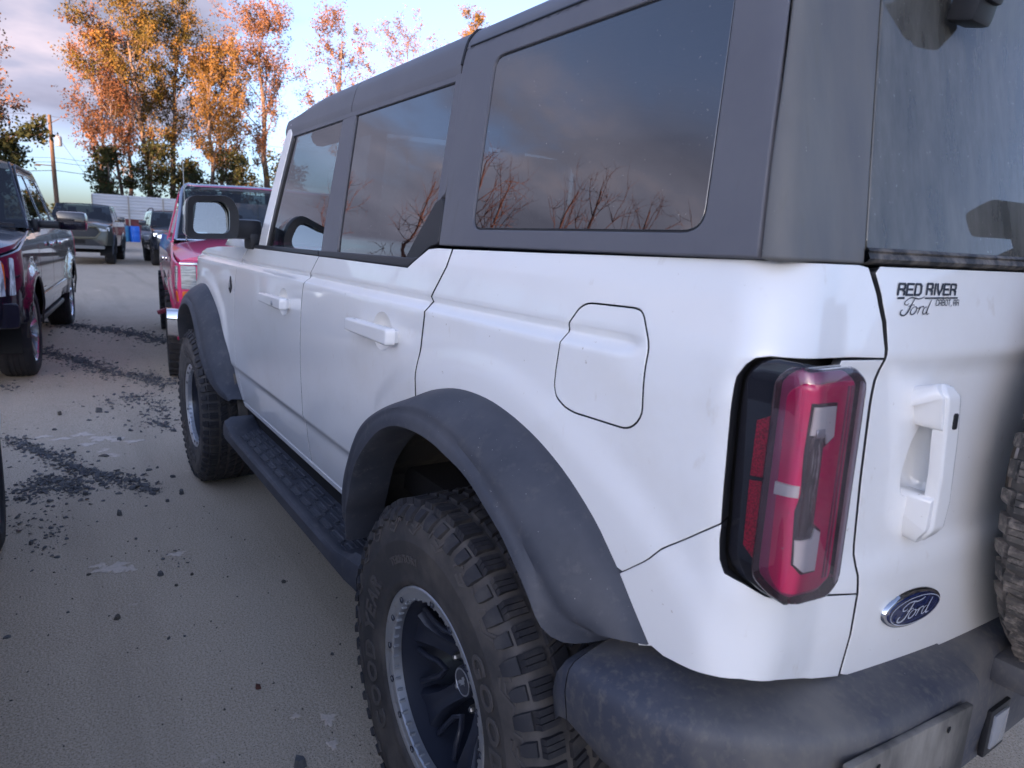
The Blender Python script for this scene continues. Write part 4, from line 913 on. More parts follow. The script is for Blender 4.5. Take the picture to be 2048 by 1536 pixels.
# ------------------------------------------------------------------ cabin
MB().box((1.0, 0, .70), (2.6, 1.5, .08)).box((-.17, 0, .86), (.78, 1.40, .30)).build('cabin_floor', CARBONW, suv)
def seat(x, y, w):
    s_ = MB().box((x, y, .98), (.50, w, .18), bev=.05).box((x - .24, y, 1.24), (.15, w, .52), rot=(0, math.radians(-14), 0), bev=.05).build('seat', SEATM, suv)
    for yy in ([y] if w < .7 else [y - .42, y, y + .42]): MB().box((x - .325, yy, 1.555), (.09, .25, .17), rot=(0, math.radians(-10), 0), bev=.035).tube([(x - .30, yy - .05, 1.45), (x - .31, yy - .05, 1.52)], .007).tube([(x - .30, yy + .05, 1.45), (x - .31, yy + .05, 1.52)], .007).build('headrest', SEATM, s_)
seat(1.25, .40, .52); seat(1.25, -.40, .52); seat(.42, 0, 1.30)
MB().box((1.80, 0, 1.19), (.36, 1.46, .28), bev=.06).build('dashboard', CARBONW, suv)
MB().lathe([(.17, -.012), (.185, 0), (.17, .012), (.158, 0)], 32, 'x', c=(1.52, .40, 1.21)).build('steering_wheel', CARBONW, suv)
for sd in (1, -1):
    MB().tube([(.22, sd * .70, 1.38), (.24, sd * .66, 1.80), (.24, 0, 1.84)], .035, 10).tube([(1.10, sd * .70, 1.34), (1.06, sd * .66, 1.80), (1.06, 0, 1.86)], .035, 10).tube([(1.66, sd * .67, 1.80), (1.06, sd * .66, 1.80), (.24, sd * .66, 1.80), (-.45, sd * .65, 1.79), (-.56, sd * .68, 1.42)], .035, 10).build('roll_bar', CARBONW, suv)
    MB().box((-.20, sd * .755, 1.20), (.72, .07, .46), bev=.03).tube(catmull([(-.55, sd * .73, 1.43), (-.40, sd * .735, 1.475), (-.16, sd * .74, 1.475), (.02, sd * .745, 1.42)], 5), .04, 10).build('cargo_trim', SEATM, suv)

# ------------------------------------------------------------------ ground
def gz(x): return .006 * max(0., x - 4.)
gmat = bpy.data.materials.new('worn_asphalt'); gmat.use_nodes = True; nt = gmat.node_tree; gb = nt.nodes['Principled BSDF']; gb.inputs['Roughness'].default_value = .92; gb.inputs['Specular IOR Level'].default_value = .25
tc = nt.nodes.new('ShaderNodeTexCoord')
def gnoise(sc, det, lo, hi, vec=None, rough=.6):
    n = nt.nodes.new('ShaderNodeTexNoise'); n.inputs['Scale'].default_value = sc; n.inputs['Detail'].default_value = det; n.inputs['Roughness'].default_value = rough; nt.links.new(vec or tc.outputs['Object'], n.inputs['Vector'])
    m = nt.nodes.new('ShaderNodeMapRange'); m.inputs['From Min'].default_value = lo; m.inputs['From Max'].default_value = hi; nt.links.new(n.outputs['Fac'], m.inputs['Value']); return n, m
def gmix(fac, c1, c2):
    m = nt.nodes.new('ShaderNodeMixRGB'); nt.links.new(fac, m.inputs[0])
    for i, c in ((1, c1), (2, c2)):
        if isinstance(c, tuple): m.inputs[i].default_value = (*c, 1)
        else: nt.links.new(c, m.inputs[i])
    return m.outputs[0]
n1, m1 = gnoise(.8, 8, .34, .66, None, .68); c1 = gmix(m1.outputs[0], (.40, .310, .220), (.57, .450, .325))
n2, m2 = gnoise(5, 7, .42, .72); c2 = gmix(m2.outputs[0], c1, (.51, .408, .300))
n3, m3 = gnoise(120, 5, .34, .66); c3 = gmix(m3.outputs[0], c2, (.70, .585, .455))
n4, m4 = gnoise(210, 3, .54, .70); c4 = gmix(m4.outputs[0], c3, (.15, .125, .095))
# small pale scuffs
n5, m5 = gnoise(2.3, 9, .645, .70, None, .72); c5 = gmix(m5.outputs[0], c4, (.86, .73, .63))
mpt = nt.nodes.new('ShaderNodeMapping'); mpt.inputs['Scale'].default_value = (.16, 2.4, 1); mpt.inputs['Rotation'].default_value = (0, 0, .12); nt.links.new(tc.outputs['Object'], mpt.inputs[0])
n6, m6 = gnoise(1.0, 5, .50, .72, mpt.outputs[0]); m6.inputs['To Max'].default_value = .40; c6 = gmix(m6.outputs[0], c5, (.26, .205, .150))
nt.links.new(c6, gb.inputs['Base Color'])
bp = nt.nodes.new('ShaderNodeBump'); bp.inputs['Strength'].default_value = .85; bp.inputs['Distance'].default_value = .006
bs = nt.nodes.new('ShaderNodeMath'); bs.operation = 'ADD'; nt.links.new(n3.outputs['Fac'], bs.inputs[0]); nt.links.new(n2.outputs['Fac'], bs.inputs[1]); nt.links.new(bs.outputs[0], bp.inputs['Height']); nt.links.new(bp.outputs[0], gb.inputs['Normal'])
xs_ = [-900, -60, -20, 0, 4, 6, 10, 20, 40, 70, 120, 300, 1200]; ys_ = [-900, -200, -40, -10, 0, 10, 40, 200, 900]
gr = MB().grid([[(x_, y_, gz(min(x_, 70))) for y_ in ys_] for x_ in xs_]).build('ground', gmat, None); gr['kind'] = 'structure'

# ------------------------------------------------------------------ loose stone
STONE = mat('slate_chip', (.085, .084, .090), .75, noise=[(25, (.19, .18, .17), .42, .70), (7, (.12, .105, .09), .62, .8)])
STONEB = mat('brown_stone', (.095, .082, .070), .8, noise=(40, (.11, .09, .07), .4, .7))
STONER = mat('red_stone', (.12, .045, .035), .8, noise=(60, (.07, .03, .025), .4, .7))
STONEG = mat('grey_stone', (.11, .11, .115), .7, noise=(50, (.19, .18, .17), .45, .7))
def chip(rng, size, flat=.42):
    """angular chip, 14 faces: squashed and twisted box with knocked-off corners"""
    n = 6; a = np.sort(rng.uniform(0, 2 * math.pi, n)) * .35 + np.linspace(0, 2 * math.pi, n, endpoint=False) * .65 + rng.uniform(0, 6)
    el = rng.uniform(.55, 1.); r0 = rng.uniform(.75, 1.1, n); r1 = r0 * rng.uniform(.55, .95, n); h = size * flat * rng.uniform(.6, 1.3)
    ca, sa = math.cos(rng.uniform(0, 6.3)), math.sin(rng.uniform(0, 6.3)); q = math.hypot(ca, sa); ca /= q; sa /= q
    def xy(r, t): x_, y_ = r * math.cos(t) * size * .5, r * math.sin(t) * size * .5 * el; return x_ * ca - y_ * sa, x_ * sa + y_ * ca
    V = [(*xy(r0[i], a[i]), -.1 * h) for i in range(n)] + [(*xy(r1[i], a[i]), h * rng.uniform(.6, 1.)) for i in range(n)]
    F = [tuple(range(n - 1, -1, -1)), tuple(range(n, 2 * n))] + [(i, (i + 1) % n, n + (i + 1) % n, n + i) for i in range(n)]
    return V, F
def gravel_band(name, path, width, count, size, label, m):
    rng = np.random.default_rng(abs(hash(name + str(count))) % 1000 if False else count + int(100 * path[0][0])); mb = MB(); P = np.array(path)
    d = np.r_[0, np.cumsum(np.linalg.norm(np.diff(P, axis=0), axis=1))]
    for _ in range(count):
        t = rng.uniform(0, d[-1]); i = min(np.searchsorted(d, t, 'right') - 1, len(P) - 2); u = (t - d[i]) / (d[i + 1] - d[i]); c = P[i] + (P[i + 1] - P[i]) * u
        cl = .35 + .65 * abs(math.sin(t * 5.1 + 1.3)); tail = 1 if rng.random() < .8 else 2.6
        c = c + rng.normal(0, 1, 2) * np.array((width * 1.5, width)) * cl * tail
        sz = .78 * size * rng.choice([.22, .35, .55, .85, 1.25], p=[.34, .28, .22, .12, .04]); V, F = chip(rng, sz, .22)
        tx, ty = rng.normal(0, .22, 2); zb = gz(c[0]) + (rng.uniform(0, .006) if tail == 1 else 0)
        mb.add([(c[0] + x_, c[1] + y_, zb + z_ + x_ * tx + y_ * ty) for x_, y_, z_ in V], F)
    o = mb.build(name, m, None, smooth=False, fix=False); o['kind'] = 'stuff'; o['label'] = label; o['category'] = 'gravel'
    return o
gravel_band('gravel', [(4.2, 1.92), (3.97, 1.80), (3.68, 1.66), (3.3, 1.52), (3.08, 1.36), (2.80, 1.22)], .045, 1300, .046, 'loose dark slate gravel in a slanting streak on the near asphalt', STONE)
gravel_band('gravel', [(3.00, 1.80), (3.26, 1.72), (3.15, 1.60), (2.95, 1.56)], .055, 1050, .040, 'small heap of dark gravel chips beside the white vehicle at left edge', STONE)
gravel_band('gravel', [(7.9, 1.75), (7.2, 1.45), (6.36, 1.18), (6.02, .92), (5.55, .76)], .085, 2000, .056, 'band of dark gravel between black pickup front wheel and red pickup', STONE)
gravel_band('gravel', [(10.2, 1.6), (9.5, 1.08), (8.94, .72), (8.1, .45)], .12, 1700, .066, 'farther band of dark gravel behind the red pickup front corner', STONE)
gravel_band('gravel', [(4.95, 1.32), (5.13, 1.16), (5.26, 1.0), (4.49, .95), (4.27, 1.05), (4.1, .95)], .085, 640, .046, 'thin scatter of gravel chips near the SUV front tyre', STONE)
gravel_band('gravel', [(2.6, 1.87), (2.62, 1.78), (2.5, 1.66), (2.2, 1.75)], .05, 170, .028, 'few small gravel chips in the left foreground', STONE)
gravel_band('gravel', [(6.3, 2.04), (5.6, 1.9)], .08, 60, .05, 'gravel chips in front of the black pickup', STONE)
gravel_band('gravel', [(1.98, 1.32), (1.85, 1.21)], .028, 34, .022, 'tiny gravel chips by the running board', STONE)
rng_ = np.random.default_rng(3)
mb = MB()
for _ in range(800):
    u = rng_.uniform(0, 1) ** 2; x_ = .3 + u * 14; y_ = rng_.uniform(-.2, 2.2); V, F = chip(rng_, rng_.uniform(.003, .010), .5); z0 = gz(x_)
    mb.add([(x_ + a, y_ + b, z0 + c) for a, b, c in V], F)
o = mb.build('grit', STONEB, None, smooth=False, fix=False); o['kind'] = 'stuff'; o['label'] = 'fine stray grit all over the asphalt'; o['category'] = 'grit'
ST = [((.82, 1.16), .022, STONER, .8, 'small red stone in the lower middle of the asphalt'), ((1.24, 1.31), .012, STONE, .5, 'pebble with dark face just left of the red stone'), ((.88, .90), .016, STONE, .6, 'square dark pebble close to the rear tyre'), ((1.52, 1.83), .028, STONEG, .5, 'pale grey stone at the left edge'), ((1.48, 1.50), .034, STONEB, .4, 'long flat brown chip in the left foreground'), ((1.25, 1.36), .018, STONE, .4, 'thin dark chip left of the red stone'), ((1.77, 1.32), .036, STONE, .4, 'larger dark flat chip by a pale scuff'), ((1.64, 1.28), .020, STONEB, .4, 'brown chip right below the larger dark chip'), ((1.90, 1.57), .020, STONEB, .5, 'brown pebble at left end of the pale scuff'), ((1.71, 1.21), .018, STONEB, .5, 'brown pebble below the running board'), ((1.47, .90), .028, STONEB, .35, 'flat brown chip under the running board end'), ((1.61, 1.65), .014, STONE, .6, 'tiny dark pebble in the left foreground'), ((2.53, 1.41), .034, STONE, .7, 'pyramid-like dark stone below the gravel streak'), ((2.91, 1.54), .036, STONE, .6, 'pointed dark stone at the foot of the gravel heap'), ((4.77, 1.37), .060, STONE, .7, 'round dark stone between gravel bands'), ((4.79, 1.62), .055, STONEB, .5, 'brown stone left of the round dark stone'), ((2.71, 1.10), .040, STONE, .6, 'dark stone near the SUV front tyre'), ((2.62, 1.18), .022, STONE, .6, 'small dark pebble beside the stone near the front tyre'), ((3.60, 1.41), .075, STONEB, .15, 'dry brown leaf-like flake on the asphalt'), ((3.93, 1.30), .040, STONEG, .5, 'grey stone beside the pale scuffed line'), ((4.36, 1.66), .045, STONE, .5, 'dark stone above the pale scuffed line'), ((2.34, 1.77), .030, STONE, .5, 'dark chip near the left edge below the gravel heap'), ((2.19, 1.37), .018, STONE, .5, 'small dark pebble in mid foreground'), ((.43, 1.15), .045, STONEG, .5, 'broken grey stone at the bottom edge beside the rear tyre')]
for (x_, y_), sz, m_, fl, lab in ST:
    V, F = chip(rng_, sz, fl); tag(obj('stone', V, F, m_, None, False, loc=(x_, y_, gz(x_))), lab, 'stone', 'loose stones on the asphalt')
# pale worn patches: thin uneven skins of dried mud
SCUFF = mat('dried_mud', (.74, .62, .52), .95, noise=(90, (.62, .52, .42), .40, .66), bump=(160, .5, .003))
def scuff(name, pieces, label):
    mb = MB(); rg_ = np.random.default_rng(len(label))
    for (cx_, cy_, rx_, ry_) in pieces:
        n = 26; ph = rg_.uniform(0, 6, 4); ring = []
        for k in range(n):
            t = 2 * math.pi * k / n; r = 1 + .28 * math.sin(3 * t + ph[0]) + .2 * math.sin(7 * t + ph[1]) + .12 * math.sin(13 * t + ph[2])
            ring.append((cx_ + rx_ * r * math.cos(t), cy_ + ry_ * r * math.sin(t)))
        k0 = [(a, b, gz(a) + .0015) for a, b in ring]; k1 = [(cx_ + (a - cx_) * .8, cy_ + (b - cy_) * .8, gz(a) + .004) for a, b in ring]
        g_ = MB().grid([k0, k1], closed_u=True); g_.F.append(tuple(range(n, 2 * n))); mb.add(g_.V, g_.F)
    o = mb.build(name, SCUFF, None, smooth=False); o['kind'] = 'stuff'; o['label'] = label; o['category'] = 'mud'
scuff('dried_mud', [(1.92, 1.48, .045, .06), (1.97, 1.53, .02, .03), (1.88, 1.42, .03, .022), (1.94, 1.235, .022, .035)], 'pale dried mud patch in the middle foreground')
scuff('dried_mud', [(.57, 1.02, .028, .02), (.46, 1.045, .02, .014), (.63, 1.10, .012, .012)], 'pale dried mud spots beside the rear tyre')
scuff('dried_mud', [(4.02, 1.40, .06, .07), (3.95, 1.32, .05, .05), (4.16, 1.50, .05, .06), (4.1, 1.62, .03, .06), (3.9, 1.48, .04, .05), (4.2, 1.72, .03, .05), (3.86, 1.22, .03, .06)], 'line of pale mud patches crossing the lot')

# ------------------------------------------------------------------ simple vehicle kit (local frame: x forward from the front axle, y left, z up)
GLASSV = glass_mat('vehicle_glass', (.20, .23, .27), 0.)
GLASSW = glass_mat('windscreen_glass', (.30, .36, .40), 0.)
TYREV = mat('road_tyre', (.020, .020, .024), .75, noise=(12, (.05, .045, .042), .5, .75))
RIMV = mat('bright_rim', (.55, .56, .60), .22, .9)
RIMD = mat('dark_rim', (.05, .05, .055), .35, .6)
AMBER = mat('amber_lens', (.75, .16, .01), .25, coat=.7)
HEADL = mat('headlight_glass', (.62, .66, .70), .12, coat=1., noise=(16, (.25, .27, .30), .45, .6, 3, (1, 3, .6)))
REDL = mat('red_lamp', (.45, .02, .07), .25, coat=.7)
CABIN = mat('cabin_dark', (.022, .022, .026), .85)
_wm = {}
def vwheel(R, W, rr, nsp, rimm, mud=False):
    key = (R, W, rr, nsp, rimm.name, mud)
    if key in _wm: return _wm[key]
    h = W / 2
    ty = MB().lathe([(rr, -h * .8), (rr + .02, -h), (R - .05, -h * 1.03), (R - .015, -h * .9), (R, -h * .7), (R, h * .7), (R - .015, h * .9), (R - .05, h * 1.03), (rr + .02, h), (rr, h * .8)], 56)
    if mud:
        n = 26
        for i in range(n):
            for s_ in (-1, 1):
                t = (i + (.5 if s_ > 0 else 0)) * 2 * math.pi / n; c_, s2 = math.cos(t), math.sin(t)
                R3 = Matrix(((c_, 0, -s2), (0, 1, 0), (s2, 0, c_)))
                ty.box((R * c_, s_ * h * .62, R * s2), (.034, h * .80, .055), rot=R3)
        for i in range(n): 
            t = (i + .25) * 2 * math.pi / n; c_, s2 = math.cos(t), math.sin(t); ty.box((R * c_, 0, R * s2), (.03, h * .35, .05), rot=Matrix(((c_, 0, -s2), (0, 1, 0), (s2, 0, c_))))
    else:
        for k in (-.45, -.15, .15, .45): ty.lathe([(R + .0005, h * (k - .10)), (R + .005, h * (k - .09)), (R + .005, h * (k + .09)), (R + .0005, h * (k + .10))], 56)
    rm = MB().lathe([(rr + .006, h * .86), (rr - .006, h * .92), (rr - .018, h * .84), (rr - .022, h * .2), (rr - .02, -h * .7)], 48).lathe([(0, h * .62), (.045, h * .62), (.065, h * .5), (.07, h * .1)], 24)
    for i in range(nsp):
        a = i * 2 * math.pi / nsp; dw = math.pi / nsp * .52
        rows = [[(r * math.cos(a + d), y_, r * math.sin(a + d)) for d, y_ in ((-hw_, h * .2), (-hw_, h * yo), (0, h * (yo + .10)), (hw_, h * yo), (hw_, h * .2))] for r, hw_, yo in ((.05, dw * 1.3, .50), (rr * .55, dw * .62, .62), (rr - .015, dw * .9, .78))]
        rm.grid(rows)
    bk = MB().lathe([(0, -h * .05), (rr - .02, -h * .05)], 32)
    res = (finish(ty, 'tyre', TYREV, 40), finish(rm, 'wheel', rimm, 35), finish(bk, 'brake_disc', DARK, 30))
    _wm[key] = res; return res
def vehicle(name, label, cat, loc, rotz, P, paint, details):
    t = thing(name, label, cat, loc, rotz, P.get('group'))
    fo, wb, ro, hw = P['fo'], P['wb'], P['ro'], P['hw']; R = P['R']; ar = P['ar']; sill = P['sill']; zb = P['zb']; zr = P['zr']; zh0, zh1 = P['hood']; wx0, wx1 = P['ws']; rx1 = P['rx1']; cb = P['cb']; zbed = P.get('bed', zb); back = -wb - ro
    lean = P.get('lean', .26)
    prof = ([0, sill, sill + .12, .72 * zb, .90 * zb, zb, zb + .2], [hw - .08, hw - .045, hw - .02, hw - .005, hw - .015, hw - .05, hw - .09])
    nt_, tl = P.get('nose_taper', .14), P.get('tail_taper', .05)
    def side(x, z):
        y = smooth_tab(prof, z, .03)
        for ax in (0., -wb):
            r = math.hypot(x - ax, z - R); y += P.get('bulge', .028) * (1 - sstep(ar + .02, ar + .14, r))
        a = (x - (fo - .45)) / .45
        if a > 0: y -= nt_ * a * a
        b = ((back + .35) - x) / .35
        if b > 0: y -= tl * b * b
        return np.array((x, y, z))
    def gside(x, z): return np.array((x, hw - .055 - (z - zb) * lean - .05 * max(0, (z - zr + .1)) - P.get('cab_taper', 0.) * max(0., x - (wx0 - .9)), z))
    def arch(ax, n=14): return [(ax + ar * math.cos(q), R + ar * math.sin(q)) for q in np.linspace(0, math.pi, n)]
    zf = P.get('fender_top', zh1)       # fender line at the nose
    d1, d2, d3 = P['doors']            # front seam, middle seam, rear seam
    g = .004
    zn = P.get('nose_low', sill + .05)
    fend = [(fo - .05, zf - .03)] + [(fo - .02, zn)] + [(ar + .02, zn)] + arch(0.) + [(-ar - .01, sill), (d1 + g, sill), (d1 + g, zb - .01), (wx0 + .1, zh0 - .005), (.2, (zh0 + zf) / 2 - .005)]
    pk = dict(ds=.10, dv=.05, step=.05, depth=.02, inset=.006)
    bp_ = MATS.get(paint.name, paint)
    for sd in (1, -1):
        fo_ = panel('front_fender', side, fend, paint, t, side=sd, **pk)
        if d2 is not None:
            panel('front_door', side, [(d1 - g, zb), (d1 - g, sill), (d2 + g, sill), (d2 + g, zb)], paint, t, side=sd, **pk)
            panel('rear_door', side, [(d2 - g, zb), (d2 - g, sill), (max(d3 + g, -wb + ar + .02), sill), (max(d3 + g, -wb + ar * .98), R + .1), (d3 + g, R + ar * .55), (d3 + g, zb)], paint, t, side=sd, **pk)
        else:
            panel('front_door', side, [(d1 - g, zb), (d1 - g, sill), (d3 + g, sill), (d3 + g, zb)], paint, t, side=sd, **pk)
        q0 = d3 - g
        ra = [q for q in arch(-wb)]
        quart = [(q0, zbed)] + ([(q0, sill), (-wb + ar + .012, sill)] if q0 > -wb + ar + .02 else [(q0, R + math.sqrt(max(.01, ar * ar - (q0 + wb) ** 2)) + .01)]) + [q for q in ra if q[0] < q0 - .012] + [(-wb - ar - .02, sill + .05), (back + .04, sill + .08), (back, zbed - .12), (back + .02, zbed)]
        panel('bed_side' if P.get('pickup') else 'quarter_panel', side, quart, paint, t, side=sd, **pk)
        # cab frame with window openings
        cab = [(wx0, zb - .005), (wx1, zr - .015), (rx1, zr - .015), (cb, zb - .005)]
        wins = P['windows']
        panel('cab_side', gside, cab, paint, t, holes=wins, side=sd, ds=.1, dv=.05, step=.05, depth=.02, inset=.006)
        for w in wins: panel('side_window', gside, offset_poly(w, .003), P.get('glass', GLASSV), t, off=-.008, side=sd, ds=.15, dv=.1, step=.06, depth=.004, inset=.001)
        # dark wheel housings
        for ax in (0., -wb):
            MB().lathe([(ar + .03, hw - .06), (ar + .03, hw - .40), (.05, hw - .40)], 20, 'y', -.25, math.pi + .25, c=(ax, 0, R)).build('wheel_house', DARK, t).scale = (1, sd, 1)
            if P.get('arch_trim'):
                MB().grid([[tuple((lambda q: (q[0], sd * (q[1] + o2), q[2]))(side(ax + (ar + o1) * math.cos(a_), R + (ar + o1) * math.sin(a_)))) for o1, o2 in ((-.03, -.03), (-.012, .022), (.02, .026), (.055, .018), (.062, -.004))] for a_ in np.linspace(-.12, math.pi + .12, 24)]).build('arch_trim', P['arch_trim'], t)
    # floor, cabin block, tub
    MB().box(((fo + back) / 2 - .05, 0, sill + .06), (fo - back - .5, hw * 1.5, .10)).build('underbody', DARK, t)
    MB().box(((wx0 + cb) / 2 - .1, 0, (sill + zb) / 2 + .02), (wx0 - cb - .35, hw * 1.76, zb - sill - .12)).build('cabin_tub', CABIN, t)
    for yy in (.38, -.38): MB().box((wx0 - 1.0, yy, zb + .05), (.16, .48, .52), rot=(0, -.2, 0), bev=.04).box((wx0 - 1.08, yy, zb + .38), (.09, .24, .16), bev=.03).build('seat', SEATM, t)
    MB().box((wx0 - .18, 0, zb - .03), (.40, hw * 1.7, .16), bev=.04).build('dashboard', CABIN, t)
    # bonnet
    rows = []
    for x_ in np.linspace(wx0 + .06, fo - .03, 12):
        u = (wx0 + .06 - x_) / (wx0 + .06 - fo + .03); w_ = side(min(x_, fo - .06), zh0 - .05)[1] - .012; z_ = zh0 + (zh1 - zh0) * u ** 1.5
        rows.append([(x_ - .07 * abs(q) ** 2 * u ** 4, w_ * q, z_ + P.get('crown', .04) * (1 - q * q) - .035 * abs(q) ** 8 + P.get('dome', 0.) * sstep(.75, .55, abs(q))) for q in np.linspace(-1, 1, 21)])
    rows = [[(r[0][0], r[0][1] * 1.004, r[0][2] - .10)] + r + [(r[-1][0], r[-1][1] * 1.004, r[-1][2] - .10)] for r in rows]
    lip = [(a + .015, b, c - .10) for a, b, c in rows[-1]]
    MB().grid(rows + [lip]).build('bonnet', paint, t, auto=40)
    # roof
    yr = gside(wx1, zr - .015)[1]; rows = []
    for i, x_ in enumerate(np.linspace(wx1 + .0, rx1, 10)):
        u = i / 9.; rows.append([(x_, (gside(x_, zr - .015)[1] + .004) * q, zr - .02 + .05 * (1 - abs(q) ** 3.5) * (.55 + .45 * math.sin(math.pi * (.12 + .8 * u)))) for q in np.linspace(-1, 1, 17)])
    MB().grid(rows).build('roof', P.get('roof_mat', paint), t, auto=40)
    # windscreen and back glass
    def sheet(nm, x0, z0, x1, z1, m_, ins):
        rows = []
        for v_ in np.linspace(0, 1, 5):
            x_, z_ = x0 + (x1 - x0) * v_, z0 + (z1 - z0) * v_; y_ = gside(x_, max(z_, zb))[1] - ins
            rows.append([(x_ + P.get('ws_bow', .08) * (1 - q * q) * (1 - .4 * v_) * (1 if x0 > x1 else -.5), y_ * q, z_) for q in np.linspace(-1, 1, 13)])
        return MB().grid(rows).build(nm, m_, t)
    sheet('windscreen', wx0 + .01, zb + .005 if P.get('low_ws') is None else P['low_ws'], wx1, zr - .015, GLASSW, .015)
    sheet('back_glass', cb, zb + .02, rx1, zr - .02, P.get('glass', GLASSV), .01)
    # nose
    def front(y, z):
        zr_ = (z - zn) / (zh1 - zn)
        return np.array((fo - P.get('nose_round', .12) * (abs(y) / hw) ** 2.2 - P.get('nose_rake', .04) * zr_ * zr_ , y, z))
    wn_ = side(fo - .06, .8)[1] - .015
    panel('nose_panel', front, round_poly([(-wn_, zn), (wn_, zn), (wn_, zh1 - .03), (-wn_, zh1 - .03)], .04), P.get('nose_mat', paint), t, ds=.12, dv=.08, step=.05, depth=.08, inset=.012, flip=True)
    for (nm, poly, m_, off, dep) in details.get('front', []):
        panel(nm, front, poly, m_, t, ds=.08, dv=.05, step=.03, depth=dep, inset=.006, off=off, flip=True)
    for (nm, poly, m_, off, dep, sides) in details.get('side', []):
        for sd in sides: panel(nm, side, poly, m_, t, side=sd, ds=.08, dv=.04, step=.03, depth=dep, inset=.005, off=off)
    # tail
    MB().box((back + .02, 0, (sill + zbed) / 2 + .06), (.06, 2 * side(back + .03, .8)[1] - .02, zbed - sill - .12), bev=.02).build('tail_panel', paint, t)
    if P.get('pickup'):
        MB().box(((cb + back) / 2, 0, sill + .30), (cb - back - .1, hw * 1.7, .04)).box((cb - .06, 0, (sill + zb) / 2 + .1), (.03, hw * 1.8, zb - sill - .1)).build('bed_floor', DARK, t)
    # wheels
    tm, rmm, bm_ = vwheel(R, P['tw'], P['rim'], P.get('spokes', 10), P.get('rimm', RIMV), P.get('mud', False))
    yw = P.get('track', hw - P['tw'] / 2 - .02)
    for ax in (0., -wb):
        for sd in (1, -1):
            w = link('wheel', rmm, t, (ax, sd * yw, R), (0, P.get('spin', .2) + ax, 0 if sd > 0 else math.pi)); link('tyre', tm, w); link('brake_disc', bm_, w)
    MB().tube([(0, -yw, R), (0, yw, R)], .05).tube([(-wb, -yw, R), (-wb, yw, R)], .06).build('axle', DARK, t)
    return t, side, gside, front
def rect(y0, y1, z0, z1, r=.02): return round_poly([(y0, z0), (y1, z0), (y1, z1), (y0, z1)], r, 3)
def both(nm, poly, m_, off, dep): return [(nm, poly, m_, off, dep), (nm, [(-a, b) for a, b in poly][::-1], m_, off, dep)]

# black-plum crew-cab pickup facing the camera
PLUM = mat('plum_black_paint', (.007, .006, .016), .25, coat=1.)
bp_t, bside, bg, bf = vehicle('pickup_truck', 'glossy plum-black crew-cab pickup parked at left, facing the camera', 'pickup', (6.58, 2.72, .012), math.pi - .105,
    dict(fo=.93, wb=3.69, ro=1.18, hw=1.0, R=.415, ar=.50, sill=.50, zb=1.33, zr=1.99, hood=(1.32, 1.20), ws=(-.42, -1.13), rx1=-2.72, cb=-3.02, doors=(-.62, -1.72, -2.62), bed=1.42, pickup=True, tw=.275, rim=.285, spokes=10, windows=[round_poly([(-.83, 1.36), (-1.24, 1.86), (-1.68, 1.87), (-1.68, 1.36)], .04), round_poly([(-1.80, 1.36), (-1.80, 1.87), (-2.52, 1.86), (-2.62, 1.72), (-2.62, 1.36)], .04)], lean=.30, fender_top=1.14, bulge=.045, nose_round=.18, dome=.02),
    PLUM, dict(front=both('headlight', round_poly([(.70, 1.12), (.96, 1.10), (.96, .80), (.82, .80), (.80, .98), (.70, 1.0)], .02), HEADL, .012, .03) + [('grille', rect(-.66, .66, .76, 1.10), TRIM, .012, .04), ('grille_bar', rect(-.64, .64, .90, .95), CHROME, .02, .02), ('bumper', rect(-.96, .96, .54, .74, .04), PLUM, .07, .09), ('air_dam', rect(-.80, .80, .46, .54), TRIM, .04, .05)],
    side=[('marker_lens', [(.86, 1.08), (.835, 1.05), (.835, .86), (.85, .82)], AMBER, .004, .01, (1, -1)), ('headlight_wrap', [(.89, 1.10), (.86, 1.08), (.84, .80), (.89, .80)], HEADL, .006, .012, (1, -1)), ('door_handle', rect(-1.66, -1.46, 1.14, 1.19, .02), CHROME, .035, .02, (1, -1)), ('door_handle', rect(-2.56, -2.36, 1.14, 1.19, .02), CHROME, .035, .02, (1, -1)), ('sill_moulding', rect(-2.95, -.62, .62, .70, .02), PLUM, .022, .02, (1, -1)), ('door_badge', rect(-.98, -.70, .735, .755, .004), CHROME, .008, .01, (1, -1)), ('tail_lamp', rect(-4.84, -4.72, .92, 1.36, .03), REDL, .012, .02, (1, -1)), ('window_bright_strip', rect(-2.7, -.66, 1.325, 1.34, .004), TRIM, .006, .01, (1, -1))]))
for sd in (1, -1):
    MB().box((-.94, sd * 1.26, 1.42), (.13, .27, .19), rot=(0, 0, sd * -.12), bev=.04).build('mirror_shell', PLUM, bp_t)
    MB().box((-.86, sd * 1.03, 1.375), (.12, .26, .075), bev=.025).box((-.80, sd * .96, 1.36), (.17, .06, .13), bev=.02).build('mirror_arm', TRIM, bp_t)
    MB().box((-1.7, sd * .90, .44), (2.2, .14, .05), bev=.015).build('side_step', TRIM, bp_t)
    MB().tube(catmull([(-.46, sd * .93, 1.34), (-.80, sd * .86, 1.63), (-1.15, sd * .78, 1.925), (-1.7, sd * .765, 1.945), (-2.4, sd * .77, 1.93)], 4), .012, 6).build('roof_moulding', TRIM, bp_t)

